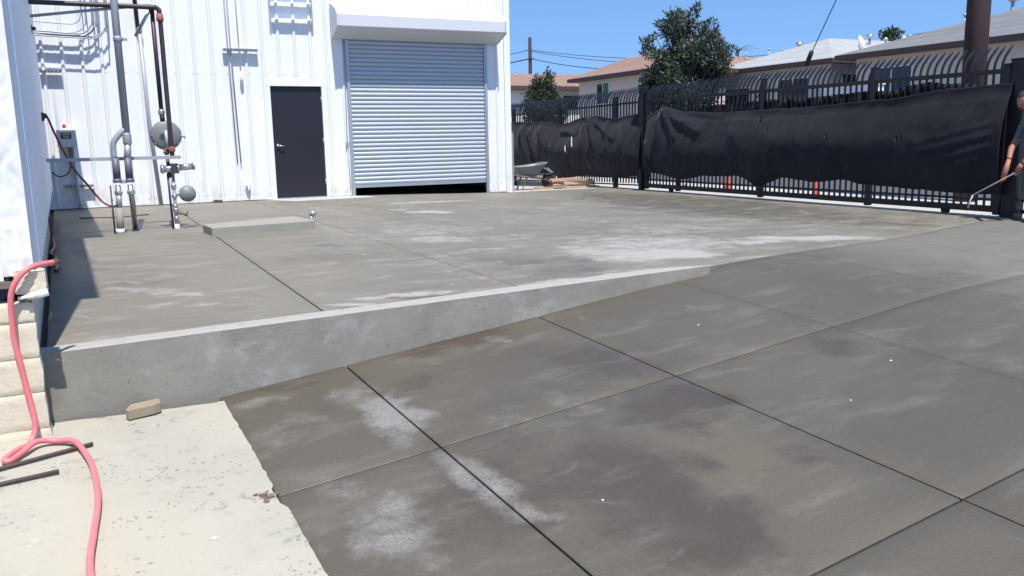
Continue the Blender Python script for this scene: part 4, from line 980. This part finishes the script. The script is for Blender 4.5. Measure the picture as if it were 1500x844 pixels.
# tan house with the brown roof
h1 = thing('tan_house', 'tan stucco house with a brown hip roof and green curtained window', 'house')
MB().box((31.9, 43.2, -.1), (37.0, 52.9, 5.0)).build('wall', M['stucco_tan'], h1)
hip('roof', M['roof_brown'], h1, 31.3, 37.5, 42.6, 53.6, 5.2, 6.5)
window(h1, 31.9, 49.0, 50.5, 3.35, 4.7, True); window(h1, 31.9, 44.0, 45.5, 3.45, 4.8)
vent(h1, 34.2, 46.4, 6.35, .35, .1)
h4 = thing('brown_roof_house', 'house with only its brown roof showing between the tall tree and pale roof', 'house')
MB().box((39.6, 47.0, -.1), (49, 52.5, 5.0)).build('wall', M['stucco_tan'], h4)
hip('roof', M['roof_brown'], h4, 39.0, 49.6, 46.5, 53, 5.2, 6.75, ridge='x')
for x, y in ((44.0, 49.2), (43.2, 49.4)): vent(h4, x, y, 6.6, .35, .1)
# far house at the left
h0 = thing('far_house', 'low far house with a light brown roof behind the conical shrub', 'house')
MB().box((24, 58.2, -.1), (48, 66, 4.75)).build('wall', M['stucco_white'], h0)
MB().add([(22, 57.3, 5.0), (50, 57.6, 5.0), (50, 62.5, 6.3), (22, 62.5, 6.3), (50, 67.5, 5.0), (22, 67.5, 5.0)], [(0, 1, 2, 3), (3, 2, 4, 5), (0, 3, 5), (1, 4, 2)]).build('roof', M['roof_brown'], h0)
MB().box((22, 57.35, 4.72), (50, 67.4, 4.985)).build('fascia', M['fascia'], h0)
window(h0, 58.2, 33.6, 34.9, 3.35, 4.35, axis='y')
vent(h0, 31.2, 61.5, 6.1, .3, .1); vent(h0, 33.6, 60.5, 5.95, .3, .6)
# pale roofed house
h2 = thing('pale_roof_house', 'grey stucco house with a pale shingle hip roof and round vents', 'house')
MB().box((38.3, 35.8, -.1), (54, 45.1, 4.98)).build('wall', M['stucco_grey'], h2)
hip('roof', M['roof_white'], h2, 37.6, 54.6, 35.1, 46.2, 5.2, 7.05, ridge='x')
window(h2, 38.3, 37.5, 39.9, 3.0, 4.3); window(h2, 38.3, 42.4, 44.6, 2.8, 4.0); window(h2, 35.8, 39.2, 42.0, 3.1, 4.4, axis='y')
for x, y, z, k, tl in ((42.2, 42.2, 6.4, .9, .15), (45.2, 39.2, 6.6, .9, .2), (46.4, 39.0, 6.6, .6, .1), (41.2, 42.7, 6.2, .35, .1), (41.5, 44.2, 6.2, .35, .3), (48.4, 38.8, 6.6, .4, .4), (46.5, 35.8, 6.2, .9, .1), (47.4, 35.6, 6.2, .6, .0)): vent(h2, x, y, z, k, tl)
dish(40.6, 35.9, 5.62, 'large satellite dish at the right corner of the pale roof'); dish(44.3, 35.9, 5.75, 'second satellite dish further right, just above the grey roof')
# grey roofed house
h3 = thing('grey_roof_house', 'cream stucco house with a dark grey shingle roof at the right', 'house')
MB().box((37.6, 20.0, -.1), (50, 33.4, 4.98)).build('wall', M['stucco_tan'], h3)
hip('roof', M['roof_grey'], h3, 36.9, 50.6, 16.5, 34.3, 5.2, 7.35)
window(h3, 37.6, 29.9, 32.3, 3.0, 4.35); window(h3, 37.6, 21.0, 23.7, 3.2, 4.6)
for x, y, z, k, tl in ((42.9, 28.4, 7.0, .95, .35), (43.6, 27.4, 7.1, .75, .25), (42.0, 29.6, 6.8, .35, .5), (41.5, 30.0, 6.6, .4, .2), (43.4, 25.0, 7.2, .3, .5)): vent(h3, x, y, z, k, tl)
for h_, y_ in ((h2, 41.3), (h3, 33.0)):
    MB().lathe([(0, 0), (.10, .02), (.12, .14), (.06, .24), (0, .25)], (38.1 if h_ is h2 else 37.4, y_, 4.5), (0, 0, 1), 12).build('wall_lamp', M['frame'], h_)
mb = MB().box((27.0, 22.9, -.1), (27.3, 25.7, 2.85)).box((26.95, 22.85, 2.85), (27.35, 25.75, 2.92))
tag(mb.build('patio_wall', M['stucco_white']), 'bright white wall across the street seen through the gate pickets', 'wall')

# ------------------------------------------------------------------ utility poles and wires
tp = thing('utility_pole', 'thick dark brown wooden utility pole right behind the gate', 'utility pole')
MB().tube([(13.05, 9.19, -.12), (13.07, 9.22, 3), (13.10, 9.25, 10)], [.185, .178, .15], 20).build('shaft', M['pole'], tp)
tq = thing('utility_pole', 'distant brown utility pole above the far house at the left', 'utility pole')
MB().tube([(35.35, 66.9, -.1), (35.35, 66.9, 9.75)], [.19, .15], 12).build('shaft', M['pole'], tq)
MB().box((35.1, 66.7, 7.9), (35.6, 66.75, 8.0)).build('crossarm', M['pole'], tq)
wg = 'overhead wires at the distant pole'
def wire(a, b, sag, r, lab, grp=wg):
    a, b = Vector(a), Vector(b); P = [a.lerp(b, t/16)-Vector((0, 0, sag*4*(t/16)*(1-t/16))) for t in range(17)]
    tag(MB().tube(P, r, 6).build('wire', M['wire']), lab, 'wire', grp)
wire((35.3, 66.9, 8.7), (60, 44, 8.9), 1.5, .025, 'uppermost wire running right from the distant pole')
wire((35.3, 66.9, 8.6), (52, 44, 7.2), 1.2, .025, 'middle wire running right from the distant pole')
wire((35.3, 66.9, 8.0), (40, 46, 6.1), .8, .03, 'lowest wire running right from the distant pole to the tan house')
wire((35.3, 66.9, 8.7), (10, 80, 7.5), 1.2, .03, 'upper wire running left from the distant pole')
wire((35.3, 66.9, 7.95), (12, 76, 6.2), .8, .05, 'thick lower wire running left from the distant pole')
wire((18, 38, 9.2), (2, 44, 8.4), .3, .02, 'wire crossing the very top corner of the sky beside the warehouse', 'overhead wire by the warehouse')
sv = thing('service_wire', 'taut dark wire slanting down to a black guard over the pale roof', 'wire')
MB().tube([(15.62, 15.29, 2.87), (13.12+.9, 12.13+1.1, 3.57+.55), (13.3, 9.4, 8.5)], .011, 6).build('cable', M['wire'], sv) if False else MB().tube([(15.70, 15.40, 2.80), (15.22, 14.1, 3.85+.25), (14.3, 12.2, 6.1)], .011, 6).build('cable', M['wire'], sv)
MB().tube([(15.74, 15.48, 2.70), (15.62, 15.22, 2.98)], .055, 8).build('guard', M['rubber'], sv)

# ------------------------------------------------------------------ hills
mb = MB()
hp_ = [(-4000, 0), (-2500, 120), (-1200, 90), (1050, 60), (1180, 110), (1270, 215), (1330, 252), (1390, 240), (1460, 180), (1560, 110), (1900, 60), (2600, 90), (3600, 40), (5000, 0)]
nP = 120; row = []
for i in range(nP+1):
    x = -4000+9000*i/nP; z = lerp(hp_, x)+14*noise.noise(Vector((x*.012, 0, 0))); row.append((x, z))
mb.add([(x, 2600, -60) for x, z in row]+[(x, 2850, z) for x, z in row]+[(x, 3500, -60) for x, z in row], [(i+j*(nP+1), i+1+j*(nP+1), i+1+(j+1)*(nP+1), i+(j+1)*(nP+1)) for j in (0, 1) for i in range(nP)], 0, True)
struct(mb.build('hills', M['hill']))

# ------------------------------------------------------------------ trees
def crown(name, parent, mat, clumps, dens, leaf, seed, droop=0.):
    rg_ = np.random.RandomState(seed); V = []
    for (c, r) in clumps:
        n_ = int(dens*r**2.3)
        d = rg_.normal(size=(n_, 3)); d /= np.linalg.norm(d, axis=1)[:, None]
        rad = r*rg_.uniform(.25, 1.12, n_)**.6
        nz = np.array([noise.noise(Vector((float(q[0])*3+c[0], float(q[1])*3+c[1], float(q[2])*3))) for q in d])
        P = np.array(c)+d*(rad*(1+.75*nz))[:, None]*np.array([1, 1, .9])
        ax = d*.6+rg_.normal(size=(n_, 3))*.7+np.array([0, 0, .35-droop]); ax /= np.linalg.norm(ax, axis=1)[:, None]
        sd_ = np.cross(ax, rg_.normal(size=(n_, 3))); sd_ /= np.linalg.norm(sd_, axis=1)[:, None]
        L = leaf*rg_.uniform(.6, 1.4, n_)[:, None]; W = L*.34
        V.append(np.stack([P, P+ax*L*.5+sd_*W*.5, P+ax*L, P+ax*L*.5-sd_*W*.5], 1).reshape(-1, 3))
    V = np.concatenate(V); k = len(V)//4
    me = bpy.data.meshes.new(name); me.vertices.add(len(V)); me.vertices.foreach_set('co', V.ravel())
    me.loops.add(4*k); me.loops.foreach_set('vertex_index', np.arange(4*k)); me.polygons.add(k); me.polygons.foreach_set('loop_start', np.arange(k)*4); me.polygons.foreach_set('loop_total', np.full(k, 4))
    me.materials.append(mat); me.update(calc_edges=True)
    return put(name, me, parent)
RX, RY = Vector((rt.x, rt.y, 0)).normalized(), Vector((fw.x, fw.y, 0)).normalized()
def tree(name, label, cat, basep, H, T, mat, dens, leaf, seed, trunk_r, spread):
    # T: clumps as (sideways metres, height above ground, radius)
    t = thing(name, label, cat, loc=(0, 0, 0)); rr = random.Random(seed); B = Vector(basep)
    cl_ = []
    for (s_, h_, r_) in T:
        cl_.append((tuple(B+RX*s_+RY*rr.uniform(-spread, spread)*(.25 if r_ < .3 else 1)+Vector((0, 0, h_))), r_))
    tb = MB(); tk = [B+Vector((0, 0, -.1)), B+Vector((.05, .03, H*.25)), B+Vector((-.03, .02, H*.5)), B+Vector((.02, 0, H*.8))]
    tb.tube(tk, [trunk_r, trunk_r*.8, trunk_r*.55, trunk_r*.2], 8); tb.build('trunk', M['bark'], t)
    lm_ = MB()
    for (c, r_) in cl_:
        c = Vector(c); st_ = tk[1].lerp(tk[3], max(0, min(.95, (c.z-B.z)/H*.9-.35)))
        lm_.tube([st_, st_.lerp(c, .5)+Vector((0, 0, -.05)), c], [trunk_r*.3, trunk_r*.18, .012], 5)
    lm_.build('limbs', M['bark'], t)
    crown('crown', t, mat, cl_, dens, leaf, seed)
    return t
q = 30/1226.
T1 = [(1019,18,4),(1013,25,6),(1021,27,3),(992,26,4),(1000,30,4),(1005,40,11),(981,38,11),(965,40,5),(972,46,6),(984,52,12),(1003,60,15),(1025,47,7),(1033,42,4),(1041,40,4),(1048,50,4),(1032,62,11),(1045,65,9),(1052,74,7),(958,58,4),(952,62,4),(945,66,6),(942,78,5),(953,80,8),(964,92,12),(985,85,14),(1010,85,20),(1040,88,16),(1058,92,9),(1066,80,5),(975,115,20),(1005,115,24),(1040,112,20),(1062,105,7),(955,112,10),(948,128,10),(960,135,16),(1000,145,25),(1035,140,18),(1055,125,9),(980,160,25),(1020,165,25)]
b1 = Vector((19.33, 24.66, -.1))
def conv(T, bx, dep, hor, k=1.): return [((x-bx)*dep/1226., 1.07+.1+(hor-y)*dep/1226., r*k*dep/1226.) for x, y, r in T]
tree('broadleaf_tree', 'tall dense green tree rising behind the gate in front of the houses', 'tree', b1, 4.6, conv(T1, 1005, 30, 200, 1.12), M['leaf'], 6000, .15, 5, .13, .55)
T2 = [(801,100,2.5),(801,106,4),(802,114,6),(807,106,3),(784,109,3),(785,116,5),(784,124,7),(791,113,3),(792,120,6),(796,128,11),(808,124,5),(775,126,3.5),(777,133,6),(780,142,11),(798,144,15),(811,142,8),(768,147,4),(775,158,9),(790,162,17),(810,160,13),(822,150,5),(822,166,7),(790,182,18),(812,184,13)]
tree('conical_shrub', 'narrow pointed green shrub behind the fence at the left', 'shrub', (13.79, 25.14, -.25), 3.3, conv(T2, 795, 28, 204, 1.25), M['leaf2'], 11000, .10, 9, .06, .25)
pb = Vector((34.6, 38.0, -.1))
pt_ = thing('palm_tree', 'feathery palm showing behind the tall tree above the brown roof', 'palm tree')
PB = Vector((52.9, 60.3, -.1))
MB().tube([PB, PB+Vector((0, 0, 8.5))], [.16, .13], 10).build('trunk', M['bark'], pt_)
for k in range(16):
    a = k*2*math.pi/16+random.uniform(-.15, .15); up_ = random.uniform(.25, 1.1); L = random.uniform(1.2, 1.9)
    d = Vector((math.cos(a), math.sin(a), 0)); pts = [PB+Vector((0, 0, 8.5))+d*L*t*math.cos(up_*(1-t*.8))+Vector((0, 0, L*(t*math.sin(up_)-t*t*.35))) for t in (0, .25, .5, .75, 1)]
    mb = MB().tube(pts, .012, 4)
    for i in range(20):
        t = i/20*3.99; p = pts[int(t)].lerp(pts[int(t)+1], t % 1); tn = (pts[int(t)+1]-pts[int(t)]).normalized(); sd_ = tn.cross(Vector((0, 0, 1))).normalized()
        for s_ in (-1, 1):
            e_ = p+sd_*s_*.22+tn*.16-Vector((0, 0, .03)); mb.add([p, p+tn*.03, e_], [(0, 1, 2)])
    mb.build('frond', M['leaf2'], pt_)
T3 = [(1294,56,5),(1302,52,6),(1311,53,6),(1319,55,4),(1300,62,8),(1312,63,8)]
tree('far_tree', 'small round treetop peeking over the roofs between the pale and grey houses', 'tree', Vector((65.3, 54.4, -.1)), 8.5, conv(T3, 1306, 75, 196), M['leaf2'], 1300, .30, 4, .2, .3)

# ------------------------------------------------------------------ worker with the spray wand
def person():
    base_ = Vector((10.71, 6.51, -.10)); Fd = Vector((-.90, .436, 0)).normalized(); Ld = Vector((-.436, -.90, 0)).normalized()
    root = thing('person', 'worker in grey shirt and olive trousers stooping with a spray wand by the gate', 'person', loc=base_)
    W = lambda f, l, z: Fd*f+Ld*l+Vector((0, 0, z))
    J = {}; V = []; Rr = []; Ed = []
    def j(n_, f, l, z, r, par=None, ry=None):
        J[n_] = len(V); V.append(W(f, l, z)); Rr.append((r, ry or r))
        if par: Ed.append((J[par], J[n_]))
    j('pel', -.02, 0, .90, .135); j('sp', .05, 0, 1.04, .125, 'pel'); j('ch', .13, 0, 1.20, .135, 'sp'); j('ch2', .18, 0, 1.30, .11, 'ch')
    j('nk', .225, 0, 1.375, .058, 'ch2'); j('nk2', .26, 0, 1.43, .052, 'nk')
    for s_, n_ in ((1, 'l'), (-1, 'r')):
        j('sh'+n_, .16, s_*.17, 1.285, .066, 'ch2')
        if s_ == 1: pts = [(.17, .215, 1.15, .052), (.20, .22, 1.00, .042), (.28, .19, .87, .040), (.365, .14, .745, .030)]
        else: pts = [(.20, -.20, 1.16, .052), (.26, -.19, 1.03, .042), (.36, -.12, .93, .039), (.46, .02, .80, .029)]
        pr = 'sh'+n_
        for i, (f, l, z, r) in enumerate(pts): j('a%d%s' % (i, n_), f, l, z, r, pr); pr = 'a%d%s' % (i, n_)
        j('hip'+n_, -.01, s_*.09, .82, .095, 'pel')
        fo = .10 if s_ == 1 else -.13
        pr = 'hip'+n_
        for i, (f, z, r) in enumerate(((.02+fo*.3, .66, .088), (.05+fo*.8, .48, .064), (.0+fo, .28, .058), (-.03+fo, .11, .045), (.0+fo, .055, .05), (.11+fo, .042, .045), (.19+fo, .032, .035))):
            j('g%d%s' % (i, n_), f, s_*.11, z, r, pr); pr = 'g%d%s' % (i, n_)
    me = bpy.data.meshes.new('body'); me.from_pydata([tuple(v) for v in V], Ed, []); o = bpy.data.objects.new('tmp', me); C.objects.link(o)
    sk = o.modifiers.new('skin', 'SKIN'); o.modifiers.new('sub', 'SUBSURF').levels = 2
    me.skin_vertices[0].data[0].use_root = True
    for i, r in enumerate(Rr): me.skin_vertices[0].data[i].radius = r
    bpy.context.view_layer.update(); dg = bpy.context.evaluated_depsgraph_get(); m2 = bpy.data.meshes.new_from_object(o.evaluated_get(dg))
    bpy.data.objects.remove(o)
    mb = MB(); vs = [v.co.copy() for v in m2.vertices]; Fl = lambda p: p.dot(Fd)
    for i, p in enumerate(vs):
        if p.z < .06 : p.z = max(p.z, .004)
    def mat_of(c):
        f = Fl(c); la = c.dot(Ld)
        if c.z < .115: return 3
        if c.z < .89 and f < .22 and not (abs(la) > .12 and c.z > .8 and f > .1): return 2
        if c.z > 1.395: return 0
        if c.z > 1.05 and f < .30: return 1
        if f < .19 and c.z > .85 and abs(la) < .175: return 1
        return 0
    for k in range(4): pass
    o_ = 0
    mb.v = [tuple(p) for p in vs]
    for p in m2.polygons:
        c = sum((vs[i] for i in p.vertices), Vector())/len(p.vertices); mb.f.append(tuple(p.vertices)); mb.m.append(mat_of(c)); mb.sm.append(True)
    # head, turned down towards the nozzle
    hc = W(.30, 0, 1.515); tl = R(28)
    hf = (Fd*math.cos(tl)-Vector((0, 0, math.sin(tl)))).normalized(); hu = (Fd*math.sin(tl)+Vector((0, 0, math.cos(tl)))).normalized(); hl = Ld
    def headpt(u, v):
        th = math.pi*v; ph = 2*math.pi*u; a, b, c = math.sin(th)*math.cos(ph), math.sin(th)*math.sin(ph), math.cos(th)
        x = a*.098; yy = b*.076; z = c*.118
        if c < 0: yy *= 1-.28*(-c); x *= 1-.10*(-c) if a > 0 else 1-.35*(-c)
        if a > .75 and abs(b) < .22 and -.35 < c < .12: x += .022*(1-abs(b)/.22)*(1-abs(c+.18)/.32 if abs(c+.18) < .32 else 0)   # nose
        if a > .7 and -.62 < c < -.48 and abs(b) < .3: x += .006   # lips
        if a > .6 and .02 < c < .22 and .15 < abs(b) < .55: x -= .008   # eye sockets
        return hc+hf*x+hl*yy+hu*z
    mb.grid(headpt, 40, 28, 0)
    for s_ in (-1, 1):
        ec = hc+hf*.083+hl*s_*.032+hu*.014
        mb.lathe([(0, -.01), (.009, -.006), (.012, 0), (.009, .007), (0, .01)], ec, hf, 10, 4)
        mb.lathe([(0, 0), (.005, .001), (0, .003)], ec+hf*.0095, hf, 8, 5)
        er = hc+hf*-.008+hl*s_*.078+hu*-.008
        mb.lathe([(0, -.006), (.02, -.004), (.03, .004), (.022, .010), (.012, .004), (0, .002)], er, (hl*s_-hf*.3).normalized(), 12, 0)
    mb.tube([hc+hf*.094+hl*-.022+hu*-.066, hc+hf*.099+hu*-.064, hc+hf*.094+hl*.022+hu*-.066], .003, 6, 6)
    # hands closed round the wand
    a_w = W(.56, .10, .86); b_w = W(.27, .145, .62) ; wd0 = W(.30, .06, .66)
    wA, wB = W(.30, .10, .70), W(.86, -.02, .36)   # wand axis
    dw = (wB-wA).normalized()
    for (wr, pc) in ((W(.365, .14, .745), wA.lerp(wB, .16)), (W(.46, .02, .80), wA.lerp(wB, .42))):
        n1 = (pc-wr).normalized()
        mb.tube([wr, wr.lerp(pc, .45), pc-n1*.012], [.026, .034, .030], 10, 0)
        side = dw.cross(n1).normalized()
        for k in range(4):
            L = (.9, 1., .96, .8)[k]; c0 = pc+dw*(-.028+.019*k)-n1*.01+side*.026
            mb.tube([c0, c0+n1*.024*L+side*.004, c0+n1*.036*L-side*.020, c0+n1*.022*L-side*.040, c0+n1*.004-side*.042], [.0095, .009, .0085, .008, .006], 6, 0)
        t0 = wr.lerp(pc, .55)-side*.015-dw*.02
        mb.tube([t0, t0+n1*.02-side*.016-dw*.012, t0+n1*.045-side*.020-dw*.004, t0+n1*.055-side*.008+dw*.012], [.012, .011, .009, .007], 6, 0)
    lip = pm('lip', (.22, .07, .06), .5)
    bd = mb.build('body', [M['skin'], M['shirt'], M['pants'], M['shoe'], M['eye'], M['shoe'], lip], root)
    # short hair cap, collar, sleeve hems, belt
    hb = MB(); hb.grid(lambda u, v: (lambda p: hc+(p-hc)*1.07+hu*.004-hf*.006)(headpt(u, v*.46*(1.0 if math.cos(2*math.pi*u) < .2 else .62))), 40, 14, 0); hb.build('hair', M['hair'], root)
    MB().lathe([(.060, -.02), (.072, -.01), (.066, .016), (.058, .02)], W(.235, 0, 1.375), (W(.26, 0, 1.43)-W(.225, 0, 1.375)), 16).build('collar', M['shirt'], root)
    # wand: separate thing held in the hands
    wt = thing('spray_wand', 'thin spray wand held low by the worker with its nozzle towards the ground', 'spray wand', loc=base_)
    tip = W(.90, -.03, .20)
    MB().tube([wA-dw*.06, wA, wB], .0085, 8).build('lance', M['greypipe'], wt)
    MB().tube([wA-dw*.05, wA.lerp(wB, .12)], .016, 10).build('grip', M['blackpipe'], wt)
    MB().tube([wB, wB.lerp(tip, .6)+Fd*.01, tip], [.009, .010, .014], 8).build('nozzle', M['greypipe'], wt)
    hp2 = smooth_path([wA-dw*.05, W(.20, .16, .62), W(.10, .22, .50), W(.0, .24, .30), W(-.12, .22, .10), W(-.3, .2, .02), W(-.7, .1, .02), W(-1.2, .4, .02)], 6)
    tag(MB().tube([base_+p for p in hp2], .010, 8).build('spray_hose', M['rubber']), 'black hose hanging from the spray wand beside the worker', 'hose')
person()
